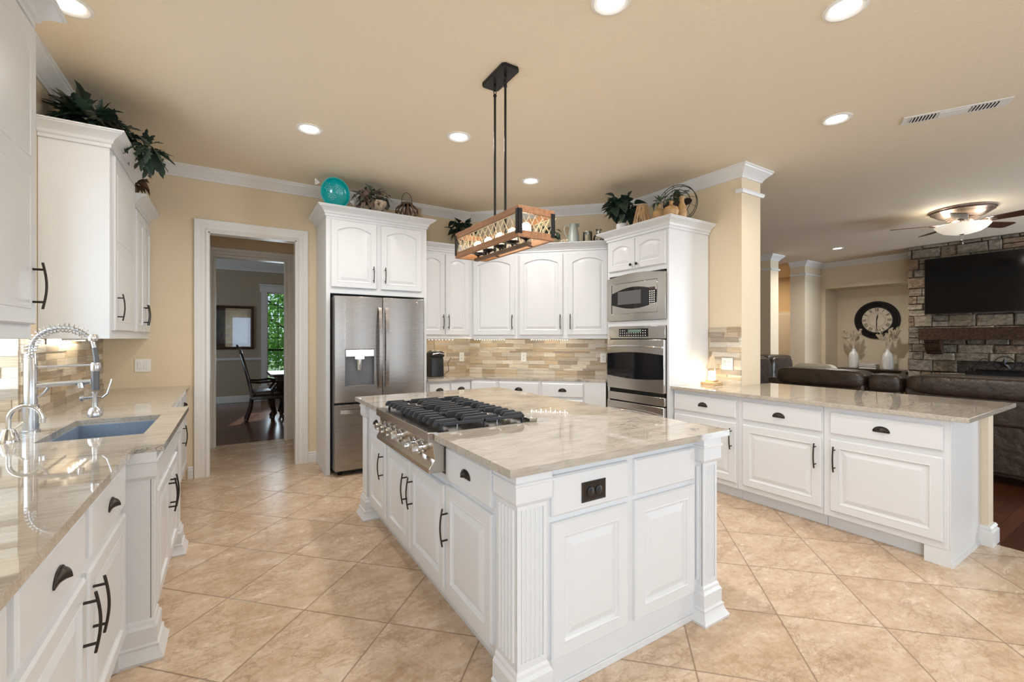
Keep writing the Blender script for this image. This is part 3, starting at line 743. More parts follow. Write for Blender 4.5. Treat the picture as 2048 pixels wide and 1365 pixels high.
# ------------------------------------------------------------------ refrigerator
t = thing('refrigerator', 'stainless french door refrigerator with water dispenser and freezer drawer', 'refrigerator', (.845, 4.66, 0), 0)
W_ = .925
m = MB(); m.box(0.004, W_-.004, .035, .62, .05, 1.79); m.box(.03, W_-.03, .05, .6, .02, .05); m.box(.0, .05, .0, .06, 1.79, 1.80); m.box(W_-.05, W_, 0, .06, 1.79, 1.80); m.build('body', 'fridge_side', t, bevel=.003)
def fr_door(name, x0, x1, z0, z1, cut=None):
    """slightly bowed door front"""
    m = MB(); n = 12
    def fy(x): return -.052-.016*math.cos((x-(x0+x1)/2)/(x1-x0)*PI*.92)
    def seg(a, b, z0, z1):
        k = max(2, int(n*(b-a)/(x1-x0)))
        fr = [(a+(b-a)*i/k, fy(a+(b-a)*i/k)) for i in range(k+1)]
        m.prism([(b, .03), (a, .03)]+fr, z0, z1)
    if cut:
        a, b, c, d = cut; seg(x0, a, z0, z1); seg(b, x1, z0, z1); seg(a, b, z0, c); seg(a, b, d, z1)
    else: seg(x0, x1, z0, z1)
    return m.build(name, 'fridge_steel', t, smooth=False, bevel=.002)
dl = fr_door('door', .004, .469, .735, 1.795, (.10, .385, .90, 1.265))
m = MB(); m.box(.103, .382, -.03, -.018, .903, 1.262); m.box(.10, .105, -.066, -.02, .90, 1.265); m.box(.380, .385, -.066, -.02, .90, 1.265); m.box(.10, .385, -.066, -.02, .90, .906); m.build('dispenser_recess', 'fridge_side', dl)
m = MB(); m.box(.103, .382, -.068, -.028, 1.19, 1.262); m.build('dispenser_panel', 'oven_steel', dl, bevel=.003)
m = MB(); m.box(.195, .285, -.062, -.03, 1.165, 1.19); m.lathe([(.034, 1.165), (.030, 1.10), (.026, 1.055)], (.24, -.04, 0), 14); m.build('dispenser_lever', 'chrome', dl)
dr = fr_door('door', .475, W_-.004, .735, 1.795)
m = MB(); m.lathe([(.013, -.002), (.013, .001)], (.868-.03, -.0605, 1.752), 16, 'y'); m.lathe([(.009, -.0022), (.0105, -.003), (.012, -.0022)], (.838, -.0605, 1.752), 16, 'y')
m.box(.856, .858, -.063, -.060, 1.744, 1.760); m.box(.856, .866, -.063, -.060, 1.744, 1.747); m.box(.870, .872, -.0635, -.060, 1.744, 1.760); m.box(.870, .880, -.0635, -.060, 1.744, 1.747); m.box(.870, .880, -.0635, -.060, 1.757, 1.760); m.box(.878, .880, -.0635, -.060, 1.744, 1.752)
m.build('badge', 'brushed_nickel', dr)
fd = fr_door('freezer_drawer', .004, W_-.004, .06, .712)
def fr_handle(p, x, z0, z1):
    m = MB(); k = 14; pts = []
    m.loops([[(x-.016, -.075-.045*math.sin(PI*i/k)**.55, z), (x+.016, -.075-.045*math.sin(PI*i/k)**.55, z), (x+.014, -.060-.045*math.sin(PI*i/k)**.55, z), (x-.014, -.060-.045*math.sin(PI*i/k)**.55, z)] for i in range(k+1) for z in [z0+(z1-z0)*i/k]])
    m.build('handle', 'fridge_steel', p, ang=40)
fr_handle(dl, .440, .86, 1.69); fr_handle(dr, .508, .86, 1.69)
m = MB(); k = 14
m.loops([[(x, -.075-.035*math.sin(PI*i/k)**.5, .625), (x, -.075-.035*math.sin(PI*i/k)**.5, .665), (x, -.060-.035*math.sin(PI*i/k)**.5, .663), (x, -.060-.035*math.sin(PI*i/k)**.5, .627)] for i in range(k+1) for x in [.05+.82*i/k]])
m.build('handle', 'fridge_steel', fd, ang=40)
m = MB(); m.box(.02, W_-.02, -.02, .04, .712, .735); m.build('hinge_strip', 'dark_void', t)
for x in (.07, W_-.07):
    m = MB(); m.lathe([(.02, 0), (.022, .01), (.012, .014), (.012, .055)], (x, .05, 0), 14); m.build('foot', 'black_plastic', t)

# ------------------------------------------------------------------ wall oven and microwave
t = thing('double_wall_oven', 'stainless double wall oven with arched black glass doors', 'oven', (3.55, 3.62, 0), -90)
m = MB(); m.box(.035, .775, .002, .39, .145, 1.495); m.build('body', 'dark_void', t)
m = MB(); m.box(.03, .79, -.022, -.001, 1.372, 1.498); cp = m.build('control_panel', 'oven_steel', t, bevel=.003)
m = MB(); m.box(.19, .585, -.0255, -.0222, 1.392, 1.475); m.build('display', 'oven_glass', cp, bevel=.002)
m = MB(); m.box(.32, .50, -.0262, -.0256, 1.440, 1.466); m.build('clock_readout', 'display_green', cp)
m = MB()
for i in range(12):
    for j in range(3):
        if j == 2 and 3 <= i <= 9: continue
        x = .205+i*.031; z = 1.402+j*.024; m.box(x, x+.013, -.0260, -.0256, z, z+.008)
m.build('button', 'plate_white', cp)
m = MB(); m.lathe([(.006, 0), (.006, -.0232)], (.060, 0, 1.388), 10, 'y'); m.box(.074, .096, -.0232, -.02, 1.385, 1.388); m.build('badge', 'black_plastic', cp)
def oven_door(z0, z1, zw0, zw1, arc, hz):
    m = MB(); m.box(.03, .79, -.040, -.001, z0, z1); d = m.build('oven_door', 'oven_steel', t, bevel=.004)
    m = MB(); k = 20; x0, x1 = .032, .788
    top = [(x0+(x1-x0)*i/k, zw1+arc*math.sin(PI*i/k)) for i in range(k+1)]; bot = [(x1+(x0-x1)*i/k, zw0-arc*math.sin(PI*i/k)) for i in range(k+1)]
    m.prism(bot+top, -.0425, -.039, 'y'); m.build('window', 'oven_glass', d)
    m = MB(); m.tube([(.05+.72*i/16, -.048-.045*math.sin(PI*i/16)**.5, hz+.012*math.sin(PI*i/16)) for i in range(17)], .010, 10); m.build('handle', 'chrome', d)
oven_door(.838, 1.362, .975, 1.21, .022, 1.285)
oven_door(.16, .700, .28, .525, .022, .615)
m = MB(); m.box(.03, .79, -.03, -.001, .712, .795); m.build('vent_panel', 'oven_steel', t, bevel=.003)

t = thing('microwave', 'built in stainless microwave with arched dark window above the oven', 'microwave', (3.55, 3.62, 0), -90)
m = MB(); m.box(.035, .775, .002, .38, 1.562, 2.045); m.build('body', 'dark_void', t)
m = MB(); k = 20; a, b, z0, z1 = .005, .793, 1.562, 2.022
outer = [(a, z0), (b, z0)]+[(b+(a-b)*i/k, z1+.035*math.sin(PI*i/k)) for i in range(k+1)]
ia, ib, i0, i1 = .075, .700, 1.632, 1.965
inner = [(ia, i0), (ib, i0)]+[(ib+(ia-ib)*i/k, i1) for i in range(k+1)]
m.loops([[(x, -d, z) for x, z in q] for q, d in ((outer, 0.001), (outer, .020), (inner, .022), (inner, .004))], True, False); m.build('trim_kit', 'oven_steel', t, bevel=.001, ang=25)
m = MB(); m.box(.082, .693, -.018, -.002, 1.638, 1.958); d = m.build('door', 'oven_steel', t, bevel=.002)
m = MB(); x0, x1 = .084, .691; top = [(x0+(x1-x0)*i/k, 1.858+.055*math.sin(PI*i/k)) for i in range(k+1)]; bot = [(x1+(x0-x1)*i/k, 1.735-.050*math.sin(PI*i/k)) for i in range(k+1)]
m.prism(bot+top, -.0205, -.0175, 'y'); m.build('window', 'oven_glass', d)
m = MB(); m.box(.17, .49, -.0215, -.0206, 1.735, 1.875); m.build('door_screen', 'fridge_side', d, bevel=.001)
m = MB()
for i in range(3):
    for j in range(7): m.box(.60+i*.026, .614+i*.026, -.0215, -.0206, 1.715+j*.021, 1.726+j*.021)
m.build('button', 'plate_white', d)
m = MB(); m.box(.60, .665, -.0215, -.0206, 1.868, 1.888); m.build('clock_readout', 'display_glow', d)

# ------------------------------------------------------------------ faucet and soap pump
t = thing('kitchen_faucet', 'tall coiled spring pull down faucet behind the sink', 'faucet', (-.835, 3.09, .914), 0)
m = MB(); m.lathe([(.034, 0), (.034, .008), (.030, .010), (.030, .13), (.024, .135), (.024, .36), (.021, .365)], n=24); m.build('body', 'brushed_nickel', t)
m = MB(); m.tube([(.02, 0, .165), (.05, -.01, .19), (.065, -.015, .215)], .006, 8); m.build('lever', 'brushed_nickel', t)
ARC = [(0, 0, .36), (0, 0, .40)]+[(.115-.115*math.cos(PI*i/14), 0, .40+.115*math.sin(PI*i/14)*.98) for i in range(1, 12)]+[(.222, 0, .455), (.231, 0, .41)]
m = MB(); m.tube(ARC, .009, 10); m.build('hose', 'brushed_nickel', t)
def along(P, tt):
    P = [Vector(p) for p in P]; L = [0]
    for a, b in zip(P, P[1:]): L.append(L[-1]+(b-a).length)
    s_ = tt*L[-1]
    for i in range(len(P)-1):
        if s_ <= L[i+1] or i == len(P)-2:
            f = (s_-L[i])/max(1e-9, L[i+1]-L[i]); return P[i].lerp(P[i+1], f), (P[i+1]-P[i]).normalized()
pts = []; turns = 19
for i in range(turns*12+1):
    tt = i/(turns*12); tt2 = tt**.8 if False else tt
    p, d = along(ARC[:13], .02+.96*tt2); a = Vector((0, 1, 0)); b_ = d.cross(a)
    pts.append(p+a*.022*math.cos(2*PI*i/12)+b_*.022*math.sin(2*PI*i/12))
m = MB(); m.tube(pts, .0024, 5); m.build('spring', 'brushed_nickel', t)
m = MB()
for i in range(9): m.lathe([(.023, 0), (.0245, .002), (.023, .004)], (0, 0, .335+i*.0055), 20)
m.build('spring_base', 'chrome', t)
m = MB(); m.lathe([(.018, 0), (.021, .01), (.021, .022), (.016, .034)], (.226, 0, .445), 18); m.build('collar', 'chrome', t)
m = MB(); m.tube([(0, 0, .318), (.222, 0, .320)], .0055, 8); m.lathe([(.019, -.01), (.021, .0), (.021, .025), (.017, .035)], (.236, 0, .298), 18); m.build('dock_arm', 'brushed_nickel', t)
m = MB(); m.tube([(0, 0, .225), (.14, 0, .232), (.215, 0, .236)], .0125, 12); m.tube([(.178, 0, .232), (.182, 0, .205)], .014, 12); m.build('pot_spout', 'brushed_nickel', t)
m = MB(); m.tube([(.231, 0, .41), (.238, 0, .36), (.239, 0, .33), (.235, 0, .19)], .011, 12); m.lathe([(.0165, 0), (.0165, .10)], (.235, 0, .19), 16); m.build('spray_handle', 'fridge_side', t)
m = MB(); m.lathe([(.022, 0), (.030, .004), (.031, .018), (.024, .042), (.013, .052), (.011, .115), (.015, .13)], (.233, 0, .052), 20); m.tube([(.233, 0, .155), (.190, 0, .152)], .007, 10); m.lathe([(.010, 0), (.014, .003), (.014, .012), (.008, .016)], (.176, 0, .152), 14, 'x')
m.tube([(.240, 0, .158), (.262, 0, .150), (.282, -.004, .17), (.298, -.006, .23), (.300, -.006, .245)], .005, 8); m.build('spray_head', 'brushed_nickel', t)

t = thing('water_dispenser_tap', 'small polished curved tap with round base left of the tall faucet', 'tap', (-.835, 2.835, .914), 0)
m = MB(); m.lathe([(.036, 0), (.036, .006), (.033, .016), (.024, .045), (.018, .058)], n=24); m.build('base', 'chrome', t)
m = MB(); m.tube([(0, 0, .05), (0, 0, .10)]+[(.052-.052*math.cos(PI*i/12), 0, .10+.055*math.sin(PI*i/12)) for i in range(1, 12)]+[(.106, 0, .09)], .0085, 12); m.lathe([(.011, 0), (.012, .02)], (.106, 0, .075), 14); m.build('spout', 'chrome', t)
m = MB(); m.tube([(.018, .0, .055), (.03, 0, .068), (.048, 0, .085)], .004, 8, rf=lambda q: .003+.003*q); m.build('lever', 'chrome', t)

# ------------------------------------------------------------------ plates on the walls
def wall_plate(name, label, loc, rz, w_, kind):
    t = thing(name, label, 'light switch' if kind == 'switch' else 'outlet', loc, rz)
    m = MB(); m.box(-w_/2, w_/2, -.006, 0, -.060, .060); m.build('cover_plate', 'plate_white', t, bevel=.003)
    n = 2 if w_ > .1 else 1
    for i in range(n):
        x = (i-.5)*.046 if n == 2 else 0
        if kind == 'switch': m = MB(); m.box(x-.016, x+.016, -.010, -.005, -.033, .033); m.build('rocker', 'white_ceramic', t, bevel=.002)
        else:
            for z in (-.022, .022):
                m = MB(); m.lathe([(.016, -.005), (.016, -.008), (.014, -.009)], (x, 0, z), 14, 'y'); q = m.build('socket', 'white_ceramic', t)
                m = MB(); m.box(x-.007, x-.005, -.0095, -.0088, z-.003, z+.006); m.box(x+.005, x+.007, -.0095, -.0088, z-.003, z+.006); m.build('slot', 'black_plastic', q)
wall_plate('light_switch', 'white double rocker switch on the tan wall left of the doorway', (-.71, 5.349, 1.12), 0, .118, 'switch')
def dw(s, off, z): return (2.70+s*.70711-off*.70711, 5.35-s*.70711-off*.70711, z)
wall_plate('wall_outlet', 'white outlet in the backsplash in the middle of the angled wall', dw(.745, .019, 1.13), -45, .072, 'outlet')
wall_plate('wall_outlet', 'white outlet in the backsplash beside the double oven', dw(1.76, .019, 1.13), -45, .072, 'outlet')
wall_plate('wall_outlet', 'white outlet behind the black coffee maker with a plug in it', (2.57, 5.331, 1.13), 0, .072, 'outlet')
wall_plate('wall_outlet', 'white double outlet beside the small table lamp on the peninsula', (4.161, 2.585, 1.12), -90, .118, 'outlet')

# ------------------------------------------------------------------ recessed lights, vent
LH = [(.52, 3.86, 'recessed ceiling light nearest the doorway side, left of the pendant'), (1.59, 3.35, 'recessed ceiling light just left of the pendant rods'),
      (2.68, 3.88, 'recessed ceiling light above the angled cabinets, right of the pendant rods'), (3.90, 1.54, 'recessed ceiling light left of the air vent'),
      (2.63, 1.0, 'large looking recessed ceiling light at the top right edge of the picture'), (1.59, 1.6, 'recessed ceiling light cut by the top edge above the pendant'),
      (-.70, 3.07, 'recessed ceiling light at the top left corner above the wall cabinets'), (9.5, 3.74, 'small recessed ceiling light far off over the living room')]
for i, (x, y, lb) in enumerate(LH):
    t = thing('recessed_light', lb, 'ceiling light', (x, y, 3.05), 0, 'recessed ceiling lights')
    m = MB(); m.lathe([(.098, -.001), (.098, -.006), (.085, -.010), (.072, -.006), (.066, -.0015)], n=36, cap0=False, cap1=False); m.build('trim_ring', 'plate_white', t)
    m = MB(); m.lathe([(.067, -.0015), (.066, -.0025)], n=36); m.build('lens', 'downlight_glow', t)
    area_light('downlight_beam', (x, y, 3.035), (0, 0, 0), .12, .12, (12 if i < 6 else 4.5) if i < 7 else 30, LAMP, 'DISK', 150)
t = thing('air_vent', 'long white ceiling air vent with louvres at both ends', 'vent', (4.50, 1.03, 3.05), -63)
m = MB(); m.box(-.29, .29, -.07, .07, -.008, -.0005); m.build('frame', 'plate_white', t, bevel=.003)
for s in (-1, 1):
    m = MB(); m.box(s*.165-.075, s*.165+.075, -.045, .045, -.0095, -.0078); q = m.build('louvre_opening', 'dark_void', t)
    m = MB()
    for k in range(8): x = s*.165-.072+k*.0195; m.box(x, x+.008, -.045, .045, -.013, -.0085)
    m.build('louvre', 'plate_white', t)
m = MB(); m.box(-.08, .08, -.045, .045, -.012, -.0078); m.build('centre_plate', 'plate_white', t, bevel=.002)

# ------------------------------------------------------------------ pendant
PX, PY = 1.445, 2.435
t = thing('pendant_chandelier', 'rectangular wood and rope linear pendant with five glass lamps over the island', 'pendant light', (PX, PY, 0), 0)
m = MB(); o8 = [(-.062, -.125), (-.045, -.142), (.045, -.142), (.062, -.125), (.062, .125), (.045, .142), (-.045, .142), (-.062, .125)]
m.prism(o8, 3.028, 3.0495); m.build('canopy', 'black_metal', t, bevel=.003)
for s in (-1, 1):
    y = s*.065
    m = MB(); m.tube([(0, y, 3.03), (0, y, 3.01)], .008, 10)
    m.tube([(0, y+.010*math.sin(a), 2.998+.016*math.cos(a)) for a in [2*PI*i/16 for i in range(16)]], .0028, 6, closed=True)
    m.tube([(.009*math.sin(a), y, 2.975+.014*math.cos(a)) for a in [2*PI*i/16 for i in range(16)]], .0028, 6, closed=True)
    m.sphere((0, y, 2.952), .012); m.tube([(0, y, 2.945), (0, y, 1.915)], .0075, 10); m.build('rod', 'black_metal', t)
hx, y0, y1, zb, zt_ = .125, -.405, .405, 1.932, 2.106
m = MB(); bw = .018; bh = .038
for z0, z1 in ((zb, zb+bh), (zt_-bh, zt_)):
    m.box(-hx, -hx+bw, y0, y1, z0, z1); m.box(hx-bw, hx, y0, y1, z0, z1); m.box(-hx+bw, hx-bw, y0, y0+bw, z0, z1); m.box(-hx+bw, hx-bw, y1-bw, y1, z0, z1)
m.build('wood_frame', 'pendant_wood', t, bevel=.0015)
for sx in (-1, 1):
    for yy, sy in ((y0, -1), (y1, 1)):
        m = MB(); X0 = sx*hx; e = .002
        m.box(min(X0+sx*e, X0-sx*.026), max(X0+sx*e, X0-sx*.026), min(yy+sy*e, yy-sy*.0), max(yy+sy*e, yy), zb+.018, zt_-.018)
        m.box(min(X0+sx*e, X0), max(X0+sx*e, X0), min(yy+sy*e, yy-sy*.026), max(yy+sy*e, yy-sy*.026), zb+.018, zt_-.018)
        for z in (zb+.028, zt_-.028): m.lathe([(.004, 0), (.004, .0015)], (X0-sx*.013, yy+sy*e if sy > 0 else yy-e-.0015, z), 8, 'y')
        m.build('corner_bracket', 'black_metal', t)
m = MB(); rr = random.Random(5)
def rope(a, b): m.tube([a, b], .0027, 5)
for sx in (-1, 1):
    x = sx*(hx-.009); y = y0+.03
    rope((x, y0+.02, zt_-bh-.003), (x, y1-.02, zt_-bh-.003))
    while y < y1-.06:
        st = rr.uniform(.06, .10)
        rope((x, y, zt_-bh), (x, y+st, zb+bh)); rope((x, y+st*.9, zt_-bh), (x, y+rr.uniform(-.01, .02), zb+bh)); y += st*.75
for yy in (y0+.009, y1-.009):
    x = -hx+.025
    while x < hx-.04:
        st = rr.uniform(.05, .08); rope((x, yy, zt_-bh), (x+st, yy, zb+bh)); rope((x+st, yy, zt_-bh), (x+.005, yy, zb+bh)); x += st*.7
m.build('rope_lacing', 'rope', t)
m = MB(); m.box(-.016, .016, y0+.075, y1-.075, zb-.020, zb-.002); m.box(-.005, .005, -.065, .065, zb-.002, zb+.004); m.build('lamp_bar', 'dark_twig', t, bevel=.002)
m = MB(); m.box(-.055, -.016, -.075, -.067, zb-.004, zb+.004)
for y in (-.2, .2): m.box(-hx+.004, hx-.004, y-.006, y+.006, zb+.002, zb+.008)
m.build('cross_brace', 'black_metal', t)
for i in range(5):
    y = (i-2)*.148
    m = MB(); m.lathe([(.005, zb-.002), (.008, zb+.012), (.022, zb+.020), (.040, zb+.028), (.042, zb+.033)], (0, y, 0), 20); q = m.build('lamp_holder', 'black_metal', t)
    m = MB(); m.lathe([(.034, zb+.034), (.040, zb+.040), (.040, zb+.125)], (0, y, 0), 20, cap0=False, cap1=False); m.build('glass_shade', 'seeded_glass', t)
    m = MB(); m.sphere((0, y, zb+.085), .029, sz=1.1); m.build('bulb', 'bulb_glow', t)

# ------------------------------------------------------------------ under cabinet LED bars
def led_bar(label, s, L_, n, power, at=None, rz=-45):
    cx, cy, _ = at or dw(s, .30, 0)
    t = thing('under_cabinet_light', label, 'light', (cx, cy, 1.37), rz, 'under cabinet light bars')
    m = MB(); m.box(-L_/2, L_/2, -.010, .010, -.012, 0); m.build('housing', 'led_housing', t)
    for i in range(n):
        x = -L_/2+.02+i*(L_-.04)/(n-1); m = MB(); m.lathe([(.0032, -.0145), (.0036, -.012)], (x, 0, 0), 8); m.build('led', 'led_glow', t)
        if i % 2 == 0:
            l = bpy.data.lights.new('led_beam', 'POINT'); l.energy = power; l.color = (1, .86, .62); l.shadow_soft_size = .005
            o = bpy.data.objects.new('led_beam', l); o.location = t.matrix_basis @ Vector((x, 0, -.022)); COL.objects.link(o)
led_bar('slim LED bar under the angled wall cabinets, left one', .36, .42, 13, .20)
led_bar('slim LED bar under the angled wall cabinets, right one', 1.12, .48, 16, .24)
led_bar('slim LED bar under the tall left wall cabinet behind the faucet', 0, .5, 11, .30, (-.93, 4.25, 0), 90)
led_bar('slim LED bar under the wall cabinet beside the refrigerator', 0, .4, 9, .18, (2.18, 5.16, 0), 0)

# ------------------------------------------------------------------ small things on the counters
t = thing('coffee_maker', 'black pod coffee maker on the back counter beside the refrigerator', 'coffee maker', (2.08, 5.08, .914), 0)
m = MB(); m.loops([[(x*k*.95, y*k2, z) for x, y in ((-.085, -.11), (.0, -.125), (.085, -.11), (.095, .0), (.085, .12), (-.085, .12), (-.095, 0))] for k, k2, z in ((1, 1, 0), (1.02, 1, .02), (1.0, .96, .20), (.9, .85, .27))]); m.build('body', 'black_plastic', t, bevel=.008)
m = MB(); m.loops([[(x*k, y*k-.01, z) for x, y in ((-.085, -.12), (.085, -.12), (.088, .05), (-.088, .05))] for k, z in ((.95, .235), (1.02, .255), (.98, .29), (.6, .315))]); m.build('brew_head', 'black_plastic', t, bevel=.012)
m = MB(); m.tube([(-.07, -.11, .245), (-.075, -.14, .27), (0, -.155, .285), (.075, -.14, .27), (.07, -.11, .245)], .007, 8); m.build('handle', 'chrome', t)
m = MB(); m.tube([(.07, .08, .02), (.16, .05, .012), (.24, .10, .05), (.27, .20, .14), (.33, .235, .21)], .004, 6); m.build('power_cord', 'black_plastic', t)
t = thing('table_lamp', 'small beige shaded warmer lamp glowing on stacked wooden blocks', 'lamp', (4.035, 2.66, .914), 0)
m = MB(); m.box(-.09, .05, -.075, .075, 0, .028); m.build('wood_base', 'tray_wood', t, bevel=.003)
m = MB(); m.box(-.055, .025, -.042, .042, .0285, .046); m.build('wood_block', 'mango_wood', t, bevel=.002)
m = MB(); m.lathe([(.030, 0), (.033, .004), (.033, .085), (.031, .088)], (-.015, 0, .047), 22); m.build('candle_jar', 'candle_glow', t)
m = MB(); m.tube([(.03, 0, .046), (.038, 0, .12), (.03, .0, .175), (.0, 0, .19), (-.012, 0, .17)], .004, 8); m.build('stem', 'white_ceramic', t)
m = MB(); m.lathe([(.056, 0), (.020, .115), (.019, .115), (.054, 0)], (-.012, 0, .165), 24, cap0=False, cap1=False); m.lathe([(.005, .115), (.007, .13), (.001, .14)], (-.012, 0, .165), 10); m.build('lamp_shade', 'linen', t)
lp = bpy.data.lights.new('warmer_lamp_light', 'POINT'); lp.energy = 1.3; lp.color = (1, .85, .6); lp.shadow_soft_size = .03
o = bpy.data.objects.new('warmer_lamp_light', lp); o.location = (3.955, 2.66, 1.02); COL.objects.link(o)

# ------------------------------------------------------------------ plants and ornaments on the cabinets
def leaf(m, p, d, up, L_, w_, lobes=False, droop=.25):
    """one folded leaf starting at p, running along d"""
    p, d, up = Vector(p), Vector(d).normalized(), Vector(up); s_ = d.cross(up)
    if s_.length < .05: s_ = Vector((1, 0, 0))
    s_.normalize(); n_ = s_.cross(d)
    if lobes: pr = [(0, .0), (.06, .55), (.22, .42), (.30, .95), (.42, .48), (.55, .80), (.66, .36), (.85, .3), (1, 0)]
    else: pr = [(0, .0), (.08, .7), (.25, 1), (.5, .82), (.75, .45), (1, 0)]
    mid = [p+d*(L_*t)-n_*(droop*L_*t*t) for t, _ in pr]
    l = [q+s_*(w_/2*k)+n_*(w_*.18*k) for q, (_, k) in zip(mid, pr)]; r_ = [q-s_*(w_/2*k)+n_*(w_*.18*k) for q, (_, k) in zip(mid, pr)]
    n = len(pr); m.add(mid+l+r_, [(i, i+1, n+i+1, n+i) for i in range(n-1)]+[(i+1, i, 2*n+i, 2*n+i+1) for i in range(n-1)])
def foliage(m, c, rx, ry, rz, n, L_, w_, rnd, lobes=False, out=.6, down=.3):
    for _ in range(n):
        a = rnd.uniform(0, 2*PI); e = rnd.uniform(-.5, 1.2); q = rnd.uniform(.25, 1)
        v_ = Vector((math.cos(a)*math.cos(e), math.sin(a)*math.cos(e), math.sin(e)))
        p = Vector(c)+Vector((v_.x*rx*q, v_.y*ry*q, v_.z*rz*q))
        d = v_*out+Vector((rnd.uniform(-.6, .6), rnd.uniform(-.6, .6), rnd.uniform(-.5, .4)-down))
        k = rnd.uniform(.7, 1.15); leaf(m, p, d, (rnd.uniform(-.4, .4), rnd.uniform(-.4, .4), 1), L_*k, w_*k, lobes)

rn = random.Random(11)
# ivy bed on the tall left cabinet
t = thing('artificial_plant', 'long bunch of dark variegated leaves lying on top of the tall left wall cabinet', 'plant', (-.78, 4.12, 2.70))
m = MB(); st = MB()
for i in range(9):
    x0 = rn.uniform(-.08, .12); y0 = -.22+i*.07
    pts = [(x0, y0, .02), (x0+rn.uniform(-.05, .10), y0+.05, .09+rn.random()*.06), (x0+.14, y0+rn.uniform(-.1, .2), .06+rn.random()*.05)]; st.tube(pts, .003, 5)
foliage(m, (-.02, -.20, .09), .10, .16, .06, 75, .16, .10, rn, True, down=-.05); foliage(m, (.04, .02, .08), .12, .26, .06, 90, .15, .09, rn, True, down=.0); foliage(m, (.25, .04, .04), .05, .20, .05, 44, .14, .075, rn, True, down=.35)
m.build('leaves', 'leaf_dark', t, ang=80); st.build('stems', 'dark_twig', t)
m = MB(); foliage(m, (.0, -.12, .09), .12, .24, .07, 34, .16, .09, rn, True, down=-.05); foliage(m, (.27, -.12, .02), .03, .1, .03, 4, .09, .04, rn, True, down=.4); m.build('leaves', 'leaf_grey', t, ang=80)
t = thing('metal_leaf_ornament', 'dark brown leafy metal ornament on the corner wall cabinet by the ceiling', 'ornament', (-.70, 4.90, 2.54))
m = MB(); foliage(m, (0, 0, .17), .06, .06, .13, 26, .09, .05, rn); m.build('leaves', 'dark_twig', t, ang=80); m = MB(); m.lathe([(.05, 0), (.05, .01), (.012, .02), (.01, .12)], n=12); m.build('stand', 'dark_twig', t)

# colander standing on its rim
ZT = 2.704
t = thing('colander', 'round turquoise enamel colander standing on edge above the refrigerator', 'colander', (.885, 4.78, ZT), 16)
m = MB(); m.M = Matrix.Translation((0, .02, .153)) @ Matrix.Rotation(rad(8), 4, 'X')
r0 = .148; outer = [(r0*math.sin(a), -.03+.085*math.cos(a)*1.0+0) for a in [PI/2*(1-i/10) for i in range(11)]]
m.lathe([(r0+.006, -.032), (r0+.006, -.026)]+[(max(.001, r_), .055-(.085-(h_+.03))) for r_, h_ in outer], n=40, axis='y', cap0=False)
m.lathe([(r0+.006, -.032), (r0-.004, -.032)]+[(max(.001, r_*.97), .050-(.085-(h_+.03))) for r_, h_ in outer], n=40, axis='y', cap0=False)
m.build('bowl', 'teal_enamel', t, ang=50)
m = MB(); m.M = Matrix.Translation((0, .02, .153)) @ Matrix.Rotation(rad(8), 4, 'X')
for cx, cz in ((-.055, .055), (.055, .065), (0, -.02)):
    for k in range(16):
        a = k*2.4; q = .010*math.sqrt(k+.5)*1.05; x, z = cx+q*math.cos(a), cz+q*math.sin(a)
        yy = -.03+.085*math.sqrt(max(0, 1-(x*x+z*z)/r0**2))*.96-.004
        m.lathe([(.0032, yy-.002), (.0032, yy)], (x, 0, z), 6, 'y')
m.build('drain_hole', 'plate_white', t)['kind'] = 'stuff'
for s in (-1, 1):
    m = MB(); z = .215 if s < 0 else .10
    for k in range(5): m.tube([(s*(r0+.012), .0, z), (s*(r0+.055), .0, z-.028+k*.014)], .0035, 5)
    m.tube([(s*(r0+.055), 0, z-.03+i*.006) for i in range(11)], .004, 5); m.build('handle', 'white_ceramic', t)

t = thing('floral_urn', 'two handled stone urn with muted dried flowers above the refrigerator', 'flower arrangement', (1.315, 4.83, ZT), 10)
m = MB(); m.lathe([(.055, 0), (.06, .008), (.035, .025), (.03, .04), (.075, .07), (.105, .11), (.11, .14), (.10, .145)], n=26); m.build('urn', 'shell', t)
for s in (-1, 1):
    m = MB(); m.tube([(s*(.10+.045*math.sin(i/18*PI*1.9)+.01*i/18), 0, .175-.14*i/18+.015*math.cos(i/2)) for i in range(19)], .0075, 7); m.tube([(s*(.12+.022*math.cos(a)), 0, .135+.022*math.sin(a)) for a in [i*.5 for i in range(11)]], .006, 6); m.build('handle', 'black_metal', t)
m = MB(); foliage(m, (-.05, 0, .17), .18, .12, .11, 90, .07, .045, rn); m.build('leaves', 'leaf_grey', t, ang=80)
m = MB(); foliage(m, (-.10, -.03, .12), .16, .10, .12, 80, .055, .05, rn); m.build('flowers', 'leaf_dry', t, ang=80)
m = MB(); foliage(m, (0, 0, .18), .17, .12, .12, 50, .08, .03, rn); m.build('leaves', 'leaf_mid', t, ang=80)

